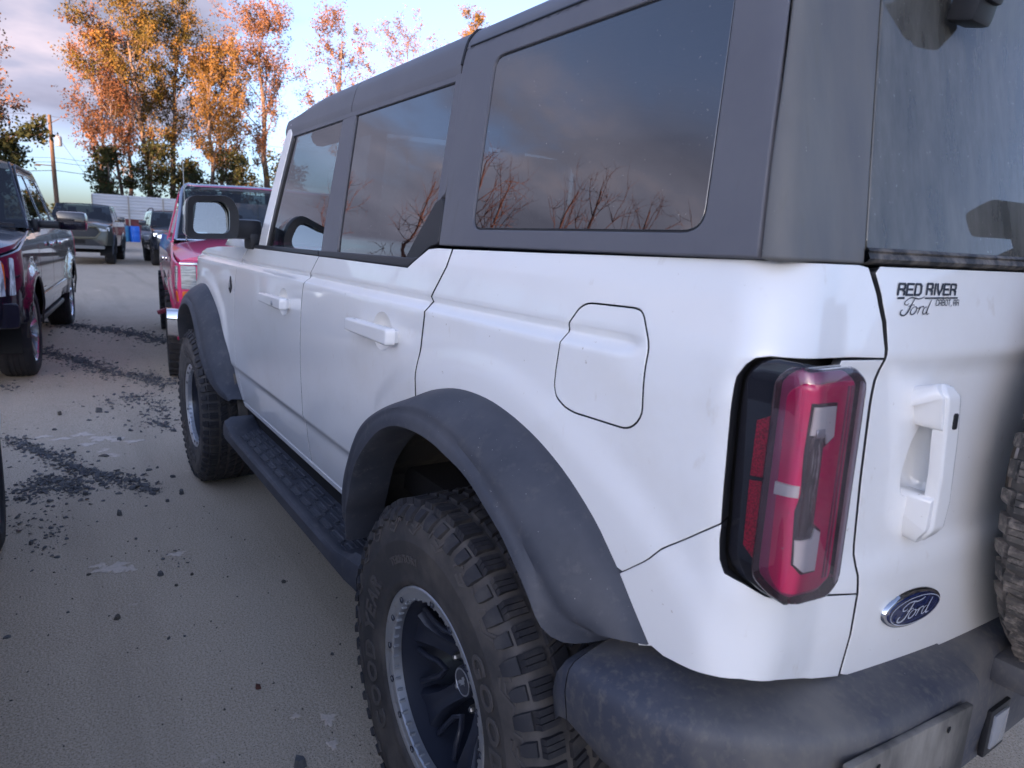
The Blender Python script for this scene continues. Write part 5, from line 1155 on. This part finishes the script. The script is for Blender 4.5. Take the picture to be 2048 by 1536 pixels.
# white vehicle cut off by the left picture edge
WHITE2 = mat('plain_white_paint', (.74, .75, .77), .3, coat=.8)
vehicle('parked_car', 'white car almost wholly cut off by the left picture edge, nearest on that side', 'car', (2.34, 2.765, 0), 0.,
    dict(fo=.86, wb=2.70, ro=.95, hw=.90, R=.345, ar=.40, sill=.34, zb=.96, zr=1.44, hood=(.98, .80), ws=(-.35, -1.15), rx1=-2.45, cb=-3.05, doors=(-.60, -1.62, -2.46), tw=.235, rim=.235, spokes=6, windows=[round_poly([(-.80, .99), (-1.2, 1.37), (-1.58, 1.38), (-1.58, .99)], .04), round_poly([(-1.68, .99), (-1.68, 1.38), (-2.35, 1.35), (-2.5, .99)], .04)], lean=.34, fender_top=.74, nose_low=.30, rimm=RIMD, track=.785),
    WHITE2, dict(front=both('headlight', rect(.50, .82, .62, .74), HEADL, .012, .03) + [('grille', rect(-.45, .45, .50, .70), TRIM, .012, .04), ('lower_lip', rect(-.70, .70, .30, .40, .03), TRIM, .03, .05)], side=[('door_handle', rect(-1.56, -1.38, .86, .90, .015), WHITE2, .03, .02, (1, -1))]))

# red older pickup ahead, facing the camera
REDP_ = mat('cherry_red_paint', (.70, .016, .14), .28, coat=1.)
CLEARL = mat('clear_corner_lens', (.50, .52, .52), .15, coat=1., noise=(6, (.28, .30, .30), .48, .56, 2, (1, 1, 14)))
rp_t, rside, rg_, rf = vehicle('pickup_truck', 'cherry-red older pickup with chrome trim, parked nose-on behind the white SUV', 'pickup', (6.02, -.315, .012), math.pi - .105,
    dict(fo=.80, wb=3.4, ro=1.2, hw=.985, R=.40, ar=.47, sill=.60, zb=1.27, zr=1.86, hood=(1.275, 1.165), ws=(-.34, -.86), rx1=-1.86, cb=-2.02, doors=(-.48, None, -1.72), bed=1.32, pickup=True, tw=.30, rim=.205, spokes=8, mud=True, windows=[round_poly([(-.62, 1.30), (-.93, 1.80), (-1.68, 1.80), (-1.74, 1.30)], .04)], lean=.26, fender_top=1.13, bulge=.02, nose_round=.035, nose_rake=.02, nose_taper=.05, nose_low=.66, ws_bow=.05, dome=.012, rimm=RIMD, track=.865),
    REDP_, dict(front=both('headlight', rect(.50, .775, .90, 1.085, .012), CLEARL, .008, .03) + both('corner_lamp', rect(.785, .905, .885, 1.085, .012), CLEARL, .006, .04) + both('turn_signal', rect(.52, .90, .775, .868, .012), AMBER, .008, .03) + both('lamp_bezel', rect(.48, .915, 1.093, 1.115, .006), CHROME, .014, .03) + both('lamp_bezel', rect(.50, .91, .752, .768, .005), CHROME, .014, .03) + [('grille', rect(-.47, .47, .78, 1.085, .02), TRIM, .012, .05), ('grille_bar', rect(-.47, .47, .90, .94, .008), CHROME, .025, .02), ('grille_surround', rect(-.48, .48, 1.09, 1.112, .008), CHROME, .02, .03)],
    side=[('door_handle', rect(-1.64, -1.46, 1.03, 1.08, .015), CHROME, .03, .02, (1, -1)), ('side_moulding', rect(-1.7, -.50, .78, .83, .01), CHROME, .012, .012, (1, -1)), ('corner_lamp_wrap', rect(.70, .76, .885, 1.085, .01), CLEARL, .006, .01, (1, -1)), ('turn_signal_wrap', rect(.70, .76, .775, .868, .01), AMBER, .006, .01, (1, -1)), ('tail_lamp', rect(-4.55, -4.45, .85, 1.22, .02), REDL, .012, .02, (1, -1))]))
# chrome bumper with curled ends
rows = []
for y_ in np.linspace(-1, 1, 25):
    bx = .96 - .06 * y_ * y_ - .10 * max(0, abs(y_) - .84) / .16 * 1.2
    rows.append([(bx + .02 + a, y_ * 1.03, .60 + b) for a, b in ((-.16, .115), (-.02, .115), (.0, .10), (.012, .03), (.012, -.03), (-.002, -.09), (-.03, -.115), (-.16, -.115))])
MB().grid(rows).build('chrome_bumper', CHROME, rp_t, auto=50)
# chrome surround of the windscreen
for sd in (1, -1):
    MB().tube(catmull([(-.325, sd * .895, 1.285), (-.58, sd * .835, 1.56), (-.845, sd * .772, 1.825), (-.855, sd * .60, 1.852), (-.835, 0, 1.866)], 6), .017, 8).build('windscreen_trim', CHROME, rp_t)
MB().tube([(-.325, -.89, 1.287), (-.275, -.45, 1.292), (-.265, 0, 1.292), (-.275, .45, 1.292), (-.325, .89, 1.287)], .012, 8).build('cowl_trim', CHROME, rp_t)
MB().tube([(-.24, -.80, 1.28), (-.26, -.80, 2.02)], [.006, .003], 6).build('whip_antenna', STEEL, rp_t)
MB().box((.02, -1.04, .62), (.04, .11, .04), rot=(.3, 0, .3), bev=.01).build('loose_trim', mat('maroon_trim', (.13, .02, .04), .5), rp_t)

# three vehicles across the yard
GREYG = mat('grey_green_paint', (.060, .062, .052), .3, coat=.9)
NAVY = mat('blue_black_paint', (.020, .024, .036), .25, coat=1.)
SLATE = mat('slate_blue_paint', (.10, .12, .17), .28, coat=.9)
FARK = dict(fender_top=1.04, spokes=6)
tk, *_ = vehicle('pickup_truck', 'dark grey-green pickup with a wide honeycomb grille in the far row', 'pickup', (25.6, .62, gz(25.6)), math.pi - .16,
    dict(fo=.90, wb=3.4, ro=1.2, hw=.965, R=.41, ar=.50, sill=.56, zb=1.36, zr=1.92, hood=(1.38, 1.24), ws=(-.45, -1.1), rx1=-2.5, cb=-2.75, doors=(-.62, -1.6, -2.4), bed=1.42, pickup=True, tw=.27, rim=.22, windows=[round_poly([(-.83, 1.39), (-1.18, 1.84), (-1.55, 1.84), (-1.55, 1.39)], .04), round_poly([(-1.66, 1.39), (-1.66, 1.84), (-2.3, 1.82), (-2.4, 1.39)], .04)], rimm=RIMD, arch_trim=PLASTIC, **{k: v for k, v in FARK.items() if k != 'fender_top'}, fender_top=1.16, dome=.03),
    GREYG, dict(front=both('headlight', round_poly([(.56, 1.17), (.90, 1.19), (.90, 1.07), (.62, 1.05)], .015), HEADL, .015, .03) + [('grille', round_poly([(-.52, 1.17), (.52, 1.17), (.62, 1.03), (.50, .87), (-.50, .87), (-.62, 1.03)], .03), TRIM, .018, .04), ('lower_grille', round_poly([(-.44, .80), (.44, .80), (.66, .60), (-.66, .60)], .03), TRIM, .03, .04), ('skid_plate', rect(-.74, .74, .50, .60, .03), mat('silver_grey_plastic', (.16, .165, .17), .45), .05, .06), ('plate_frame', rect(-.22, .22, .66, .78, .01), DARK, .045, .03)]))
for sd in (1, -1):
    MB().box((-.78, sd * 1.12, 1.46), (.10, .22, .17), bev=.03).box((-.74, sd * 1.0, 1.40), (.07, .14, .05)).build('door_mirror', NAVY, tk)
MB().tube([(1.005 - .08, -.56, 1.19), (.95, .0, 1.205), (.925, .56, 1.19), (.92, .66, 1.03), (.93, .53, .85), (.955, 0, .84), (.93, -.53, .85), (.92, -.66, 1.03), (.925, -.56, 1.19)], .028, 8).build('grille_surround', mat('olive_grey', (.13, .125, .09), .4), tk)
for q in ((.18, 1.80), (.33, 1.70), (.42, 1.58)): pass
obj('screen_sticker', [(-1.0 + .04, -.60, 1.80), (-1.0 + .04, -.70, 1.80), (-.93, -.71, 1.755), (-.93, -.61, 1.755)], [(0, 1, 2, 3)], LAMPWHITE, tk, False)
sv, *_ = vehicle('small_suv', 'slate-blue small SUV half hidden behind the grey-green pickup', 'car', (36.0, -.42, gz(36)), math.pi - .12,
    dict(fo=.85, wb=2.7, ro=.85, hw=.91, R=.36, ar=.42, sill=.46, zb=1.15, zr=1.68, hood=(1.12, .98), ws=(-.35, -1.1), rx1=-3.0, cb=-3.35, doors=(-.6, -1.6, -2.5), tw=.23, rim=.22, windows=[round_poly([(-.85, 1.18), (-1.2, 1.6), (-1.55, 1.61), (-1.55, 1.18)], .04), round_poly([(-1.65, 1.18), (-1.65, 1.61), (-2.4, 1.58), (-2.45, 1.18)], .04)], fender_top=.92, spokes=5),
    SLATE, dict(front=both('headlight', rect(.50, .86, .80, .93), HEADL, .012, .03) + [('grille', rect(-.45, .45, .62, .90), TRIM, .012, .04), ('lower_lip', rect(-.80, .80, .44, .54), CHROME, .02, .04)]))
for sd in (1, -1): MB().box((-.78, sd * 1.05, 1.22), (.10, .20, .14), bev=.04).box((-.76, sd * .95, 1.17), (.05, .12, .04)).build('door_mirror', SLATE, sv)
ds_, *_ = vehicle('large_suv', 'blue-black large SUV with bright headlight, between barrels and red pickup', 'car', (25.2, -2.33, gz(25.2)), math.pi - .03,
    dict(fo=.92, wb=2.98, ro=1.0, hw=.985, R=.40, ar=.47, sill=.50, zb=1.28, zr=1.84, hood=(1.27, 1.14), ws=(-.42, -1.12), rx1=-3.4, cb=-3.75, doors=(-.62, -1.65, -2.6), tw=.25, rim=.25, windows=[round_poly([(-.85, 1.31), (-1.2, 1.75), (-1.6, 1.76), (-1.6, 1.31)], .04), round_poly([(-1.7, 1.31), (-1.7, 1.76), (-2.5, 1.74), (-2.55, 1.31)], .04)], fender_top=1.06, spokes=5, rimm=RIMD),
    NAVY, dict(front=both('headlight', round_poly([(.46, 1.10), (.94, 1.08), (.94, .98), (.60, .86), (.46, .88)], .03), mat('bright_headlight', (.85, .86, .84), .06, .9), .015, .03) + [('grille', rect(-.42, .42, .78, 1.08), TRIM, .014, .04), ('fog_pocket', rect(.55, .82, .60, .74), DARK, .01, .03), ('fog_pocket', rect(-.82, -.55, .60, .74), DARK, .01, .03), ('skid_plate', round_poly([(-.60, .50), (.60, .50), (.50, .62), (-.50, .62)], .02), LAMPWHITE, .02, .05)]))
for sd in (1, -1):
    MB().box((-.80, sd * 1.12, 1.40), (.12, .24, .17), bev=.05).box((-.76, sd * 1.0, 1.33), (.06, .14, .04)).build('door_mirror', NAVY, ds_)
    MB().tube(catmull([(-1.15, sd * .74, 1.84), (-1.35, sd * .74, 1.91), (-2.2, sd * .74, 1.93), (-3.1, sd * .74, 1.89), (-3.3, sd * .74, 1.84)], 4), .018, 6).build('roof_rail', TRIM, ds_)

# ------------------------------------------------------------------ yard edge: fence, barrels, pole, wires
SHEET = mat('white_sheet_metal', (.62, .63, .66), .4, .2, noise=(1.2, (.48, .47, .47), .5, .75, 6, (.3, .3, 2)))
REDB = mat('red_boards', (.20, .045, .05), .7, noise=(3, (.10, .05, .04), .45, .65))
fn = thing('metal_fence', 'white corrugated sheet-metal fence with red boards below, behind the far cars', 'fence', (58, -8, gz(58)))
for i in range(7):
    y0 = 6.55 - i * 2.3; rows = []
    for z_ in np.linspace(1.55, 3.22, 56):
        rows.append([(.025 * (1 if (int((z_ - 1.5) / .075) % 3) else -.6), y0 - 2.28 * k, z_ + .0 * i) for k in (0, 1)])
    MB().grid(rows).build('sheet_panel', SHEET, fn, smooth=False, fix=False)
    MB().box((.04, y0 - 1.14, .80), (.03, 2.25, 1.45)).build('board_panel', REDB, fn)
    MB().box((-.06, y0, 1.55), (.07, .09, 3.2)).build('post', mat('pale_post', (.42, .38, .33), .7), fn)
BL = [mat('barrel_teal', (.05, .20, .36), .5), mat('barrel_blue', (.02, .14, .62), .45)]
for (bx, by), m_, lab in (((54.0, -3.02), BL[0], 'dull teal-blue plastic barrel below the white fence'), ((54.0, -3.66), BL[1], 'bright blue plastic barrel right of the dull one')):
    b_ = MB().lathe([(0, 0), (.28, 0), (.295, .03), (.295, .30), (.305, .33), (.295, .36), (.295, .62), (.305, .65), (.295, .68), (.29, .90), (.27, .93), (.25, .93), (.24, .90), (0, .90)], 28, 'z').build('barrel', m_, None, loc=(bx, by, gz(bx) - .02)); b_.scale = (1.08, 1.08, 1.18)
    tag(b_, lab, 'barrel', 'plastic barrels by the fence')
for by in (-2.55, -3.3): tag(MB().box((0, 0, .8), (.10, .10, 1.6)).build('timber_post', mat('pale_post', (.42, .38, .33), .7), None, loc=(56.5, by, gz(56))), 'pale timber stake behind the %s' % ('dull teal barrel' if by > -3 else 'bright blue barrel'), 'stake')
POLEM = mat('pole_wood', (.085, .060, .045), .9, noise=(6, (.15, .10, .07), .4, .7, 5, (1, 1, .1)))
pole = thing('utility_pole', 'wooden utility pole with grey transformer at left', 'utility pole', (62, .58, gz(62)))
MB().tube([(0, 0, 0), (.05, .05, 4.5), (0, .06, 8.7)], [.17, .15, .11], 12).build('mast', POLEM, pole)
MB().lathe([(0, 0), (.20, 0), (.22, .04), (.22, .62), (.18, .70), (.06, .74), (0, .74)], 20, 'z', c=(-.05, -.38, 6.55)).build('transformer', mat('transformer_grey', (.42, .43, .45), .45, .3), pole)
MB().lathe([(.03, 0), (.05, .05), (.03, .1), (.05, .15), (.02, .2)], 10, 'z', c=(-.05, -.38, 7.29)).build('bushing', POLEM, pole)
MB().tube([(0, .06, 8.2), (0, 1.05, 8.45)], .035, 6).tube([(0, 1.05, 8.25), (0, 1.05, 8.65)], .05, 6).tube([(0, .06, 8.1), (0, -.55, 8.5)], .03, 6).build('cutout_arm', POLEM, pole)
MB().box((0, .62, 5.12), (.10, 1.05, .06)).box((0, 1.05, 5.06), (.14, .40, .09)).build('street_lamp_arm', POLEM, pole)
WIREM = mat('wire', (.03, .03, .03), .6)
WL = [((62, .58, 8.95), (62, 40, 9.5), (62, -60, 9.5), .6, .012, 'thin top wire running through the pole head'), ((62, .5, 6.05), (62, 40, 6.3), (62, -60, 7.0), .9, .014, 'upper cable crossing behind the trees'), ((62, .5, 5.75), (62, 40, 6.0), (62, -60, 6.6), 1.1, .016, 'second cable just below the upper one'), ((62, .5, 5.15), (62, 40, 5.4), (62, -60, 6.0), 1.3, .022, 'lowest sagging thick cable')]
for a, b, c, sag, r, lab in WL:
    pts = []
    for e, sgn in ((b, 1), (c, -1)):
        seg = [(a[0] + (e[0] - a[0]) * t, a[1] + (e[1] - a[1]) * t, a[2] + (e[2] - a[2]) * t - 4 * sag * t * (1 - t)) for t in np.linspace(0, 1, 16)]
        pts = (seg[::-1] + pts) if sgn > 0 else pts + seg[1:]
    tag(MB().tube(pts, r, 5, False).build('overhead_wire', WIREM, None), lab, 'wire', 'overhead wires at the pole')
tag(MB().tube([(62, .45, 7.9), (60, -1.0, 5.3), (58.6, -2.2, 3.6), (58.2, -2.9, 3.2)], .012, 5).build('overhead_wire', WIREM, None), 'slack wire dropping from the pole to the white fence', 'wire', 'overhead wires at the pole')

# ------------------------------------------------------------------ trees
BARK = mat('pale_bark', (.20, .150, .125), .9, noise=(5, (.075, .055, .045), .4, .7))
def leafmat(name, c1, c2, c3):
    if name in MATS: return MATS[name]
    m = bpy.data.materials.new(name); m.use_nodes = True; nt = m.node_tree; b = nt.nodes['Principled BSDF']; b.inputs['Roughness'].default_value = .7; b.inputs['Specular IOR Level'].default_value = .2
    tc = nt.nodes.new('ShaderNodeTexCoord'); n = nt.nodes.new('ShaderNodeTexNoise'); n.inputs['Scale'].default_value = .75; n.inputs['Detail'].default_value = 6; n.inputs['Roughness'].default_value = .75; nt.links.new(tc.outputs['Object'], n.inputs['Vector'])
    r = nt.nodes.new('ShaderNodeValToRGB'); e = r.color_ramp.elements; e[0].position = .36; e[0].color = (*c1, 1); e[1].position = .66; e[1].color = (*c3, 1); k = e.new(.5); k.color = (*c2, 1)
    nt.links.new(n.outputs['Fac'], r.inputs[0]); nt.links.new(r.outputs[0], b.inputs['Base Color'])
    tr_ = nt.nodes.new('ShaderNodeBsdfTranslucent'); nt.links.new(r.outputs[0], tr_.inputs['Color']); mx = nt.nodes.new('ShaderNodeMixShader'); mx.inputs[0].default_value = .22
    nt.links.new(b.outputs[0], mx.inputs[1]); nt.links.new(tr_.outputs[0], mx.inputs[2]); nt.links.new(mx.outputs[0], nt.nodes['Material Output'].inputs['Surface'])
    MATS[name] = m; return m
L_OR = leafmat('leaf_orange', (.11, .080, .022), (.20, .118, .034), (.28, .155, .050))
L_GO = leafmat('leaf_gold_green', (.070, .070, .018), (.15, .105, .026), (.26, .140, .036))
L_RD = leafmat('leaf_russet', (.11, .066, .032), (.20, .100, .052), (.28, .145, .085))
L_DK = leafmat('leaf_dark_green', (.018, .028, .012), (.035, .045, .016), (.060, .055, .020))
L_BR = leafmat('leaf_brown', (.07, .040, .022), (.13, .060, .030), (.18, .075, .04))
def leaves_mesh(name, C_, size, rng, m):
    n = len(C_); C_ = np.asarray(C_); a = rng.normal(size=(n, 3)); a /= np.linalg.norm(a, axis=1)[:, None]; b = np.cross(a, rng.normal(size=(n, 3))); b /= np.linalg.norm(b, axis=1)[:, None]
    s = size * rng.uniform(.55, 1.25, n)[:, None]; c2 = np.cross(a, b)
    V = np.stack([C_ - b * s * .5, C_ + a * s * .34 + c2 * s * .08, C_ + b * s * .5, C_ - a * s * .34 + c2 * s * .08], 1).reshape(-1, 3)
    me = bpy.data.meshes.new(name); me.vertices.add(4 * n); me.vertices.foreach_set('co', V.ravel()); me.loops.add(4 * n); me.loops.foreach_set('vertex_index', np.arange(4 * n)); me.polygons.add(n); me.polygons.foreach_set('loop_start', np.arange(0, 4 * n, 4)); me.polygons.foreach_set('loop_total', np.full(n, 4)); me.materials.append(m); me.update(); me.validate()
    return me
def tree(base, h, lean, crown, seed, m, label, nleaf, group, leaf=.185, name='deciduous_tree', r0=.20, fork=.45, spread=.55, nbr=16, dens=.75, cat='tree', bark=BARK, crown0=.32):
    """crown = (radius across, height fraction where the crown is widest)"""
    rng = np.random.default_rng(seed); t = thing(name, label, cat, (base[0], base[1], gz(base[0])), 0., group)
    wood = MB(); tips = []
    K = 9; tr_pts = [np.array((0, 0, 0.))]; wob = rng.normal(0, .05, 2)
    for k in range(1, K + 1):
        u = k / K; wob = wob * .6 + rng.normal(0, .10, 2); tr_pts.append(np.array((lean[0] * u + wob[0] * h * .07, lean[1] * u + wob[1] * h * .07, h * .96 * u)))
    wood.tube([tuple(q) for q in tr_pts], [r0 * 1.25 * (1 - .86 * k / K) for k in range(K + 1)], 8)
    def at(u):
        f = u * K; i = min(int(f), K - 1); return tr_pts[i] + (tr_pts[i + 1] - tr_pts[i]) * (f - i)
    def branch(p0, d, L, r, lev):
        pts = [p0]; q = p0.copy(); d = d / np.linalg.norm(d)
        for k in range(4):
            d = d + rng.normal(0, .16, 3) + np.array((0, 0, .08)); d /= np.linalg.norm(d); q = q + d * L / 4; pts.append(q)
        wood.tube([tuple(a) for a in pts], [r * (1 - .8 * k / 4) for k in range(5)], 5, False)
        if lev == 0: tips.append((pts, L)); return
        for k in range(3 if lev > 1 else 4):
            i = 1 + int(rng.integers(0, 3)) if k else 3; dd = d + rng.normal(0, .75, 3); branch(pts[i], dd, L * rng.uniform(.42, .68), r * .5, lev - 1)
        tips.append((pts[2:], L * .5))
    for k in range(nbr):
        u = crown0 + (1 - crown0) * (k + rng.uniform(0, .8)) / nbr; u = min(u, .97); az = k * 2.4 + rng.uniform(-.5, .5)
        w = math.sin(math.pi * min(1, max(.08, (u - crown0 + .06) / (1.10 - crown0)))) ** .7
        el = rng.uniform(.35, .95) + .5 * u; L = crown * w * rng.uniform(.7, 1.25) + .4
        d = np.array((math.cos(az) * math.cos(el) * .8, math.sin(az) * math.cos(el), math.sin(el))); branch(at(u), d, L, r0 * .34 * (1.1 - u) + .015, 2 if L > 1.5 else 1)
    wood.build('trunk', bark, t, fix=False)
    if nleaf:
        C_ = []; wts = np.array([L for _, L in tips]); wts /= wts.sum(); keep = rng.uniform(0, 1, len(tips)) < dens
        idx = rng.choice(len(tips), size=nleaf, p=(wts * keep) / (wts * keep).sum())
        for i in idx:
            pts, L = tips[i]; k = rng.integers(0, len(pts)); C_.append(pts[k] + rng.normal(0, .15 + .04 * L, 3))
        link('crown', leaves_mesh('crown', C_, leaf, rng, m), t)
    return t
GB = 'autumn trees behind the fence'
TX = 66.
tree((TX, -2.3), 16.2, (0, -.9), 3.2, 11, L_RD, 'slender leaning russet tree, leftmost of the clump behind the fence', 8000, GB, r0=.16, nbr=18, crown0=.30)
tree((TX - 1, -6.2), 18.4, (0, 1.0), 4.3, 12, L_GO, 'tall gold-green tree leaning left, above the bright blue barrel', 13000, GB, r0=.22, nbr=18, crown0=.36)
tree((TX + 1, -7.8), 18.9, (0, -1.2), 4.4, 13, L_GO, 'tallest gold-green tree with pale straight trunk', 13000, GB, r0=.24, nbr=18, crown0=.36)
tree((TX - 2, -10.6), 14.0, (0, -.3), 4.4, 14, L_OR, 'lower bushy orange tree between two tall ones', 12000, GB, r0=.20, nbr=18, crown0=.18)
tree((TX, -16.0), 18.2, (0, .3), 5.6, 15, L_RD, 'broad russet tree directly behind the red pickup roof', 13500, GB, r0=.30, nbr=20, crown0=.34)
tree((TX, -22.4), 19.6, (0, -.6), 5.2, 16, L_RD, 'sparse russet tree showing above the front of the SUV roof', 8000, GB, r0=.22, crown0=.4, dens=.6)
tree((TX, -29.4), 21.4, (0, -.4), 4.6, 17, L_RD, 'nearly bare tree showing above the middle of the SUV roof', 3600, GB, r0=.20, crown0=.45, dens=.4)
tree((TX, -36.4), 24.0, (0, -.6), 3.4, 18, L_OR, 'orange treetop showing above the roof joint of the SUV', 8000, GB, r0=.24, crown0=.45)
tree((TX - 2, -3.9), 12.5, (0, .5), 2.9, 19, L_BR, 'brown-leaved tree low in the clump, left of the tall ones', 5600, GB, r0=.15, crown0=.2)
tree((TX + 3, -13.2), 12.5, (0, .5), 3.9, 20, L_OR, 'small orange tree filling the gap left of the russet one', 5600, GB, r0=.15, crown0=.2)
tree((TX + 3, -4.9), 15.5, (0, -.4), 3.6, 21, L_OR, 'orange tree behind the gap between the leftmost and the tall trees', 8000, GB, r0=.17, crown0=.25)
tree((TX + 4, -12.6), 16.5, (0, -.3), 4.2, 22, L_RD, 'russet tree standing back between the orange and the broad russet one', 9000, GB, r0=.2, crown0=.25)
for i, (x_, y_, h_, r_, lab) in enumerate(((TX - 3, -2.9, 6.2, 1.7, 'dark evergreen bush under the leftmost autumn tree'), (TX - 3, -5.9, 7.0, 1.9, 'dark evergreen bush under the tall gold-green tree'), (TX - 3, -8.9, 5.4, 2.0, 'dark evergreen bush left of the orange tree foot'), (TX - 3, -12.4, 6.2, 2.2, 'dark evergreen bush right of the orange tree foot'), (TX - 3, -16.6, 6.6, 2.2, 'dark evergreen bush behind the red pickup roof'))):
    tree((x_, y_), h_, (0, 0), r_, 40 + i, L_DK, lab, 3000, 'dark bushes under the autumn trees', leaf=.26, name='evergreen_tree', r0=.12, nbr=16, crown0=.08)
tree((50., 4.1), 6.5, (0, 0), 2.3, 50, L_DK, 'dark rounded evergreen tree above the black pickup', 9000, None, leaf=.26, name='evergreen_tree', r0=.2, nbr=22, crown0=.2)
tree((50., 4.55), 12.4, (0, -.5), 1.9, 51, L_RD, 'russet tree at the very left picture edge', 3600, None, r0=.18, crown0=.35)
# far low tree line
rngf = np.random.default_rng(5); Cf = np.stack([rngf.uniform(150, 160, 9000), rngf.uniform(-160, 160, 9000), np.abs(rngf.normal(0, 1.9, 9000)) + 1.0], 1); Cf[:, 2] *= .7 + .5 * np.sin(Cf[:, 1] * .35) * np.sin(Cf[:, 1] * .11 + 1); Cf[:, 2] += .8
fw = link('distant_wood', leaves_mesh('distant_wood', Cf, 1.0, rngf, L_DK)); fw['kind'] = 'stuff'; fw['label'] = 'low dark line of far woods on the horizon'; fw['category'] = 'woods'
# bare reddish trees to the left of the lot, seen mirrored in the side windows
for i, (x_, y_, h_) in enumerate(((30, 16, 12.5), (36, 21, 14.5), (24, 19, 12.0), (44, 20, 14.0), (18, 22, 13.0), (52, 17, 13.), (33, 24, 15.), (27, 25, 14.))):
    tree((x_, y_), h_, (0, .3), 2.9, 60 + i, L_BR, 'bare reddish tree beside the lot, seen mirrored in the SUV windows', 0, 'bare trees mirrored in the windows', r0=.17, nbr=16, crown0=.22, bark=mat('red_bark', (.12, .055, .045), .9))
Cb = np.stack([rngf.uniform(14, 60, 9000), rngf.uniform(22, 30, 9000), np.abs(rngf.normal(0, 1.8, 9000))], 1)
fw = link('hedgerow', leaves_mesh('hedgerow', Cb, .55, rngf, L_BR)); fw['kind'] = 'stuff'; fw['label'] = 'dense brown hedgerow left of the lot, mirrored in the windows'; fw['category'] = 'hedge'
# unseen wood, added behind the camera to keep the low sun off the yard
nb = 26000; tb = rngf.uniform(-90, 120, nb); db = rngf.uniform(150, 164, nb); top_ = 20.0 + 1.3 * np.sin(tb * .45) + 1.0 * np.sin(tb * 1.1 + 2); Cb = np.stack([-.643 * db + .766 * tb, .766 * db + .643 * tb, rngf.uniform(0, 1, nb) * top_], 1)
fw = link('added_shade_wood', leaves_mesh('added_shade_wood', Cb, 3.4, rngf, L_DK)); fw['kind'] = 'stuff'; fw['label'] = 'unseen dense wood added behind the camera to shade the yard'; fw['category'] = 'woods'
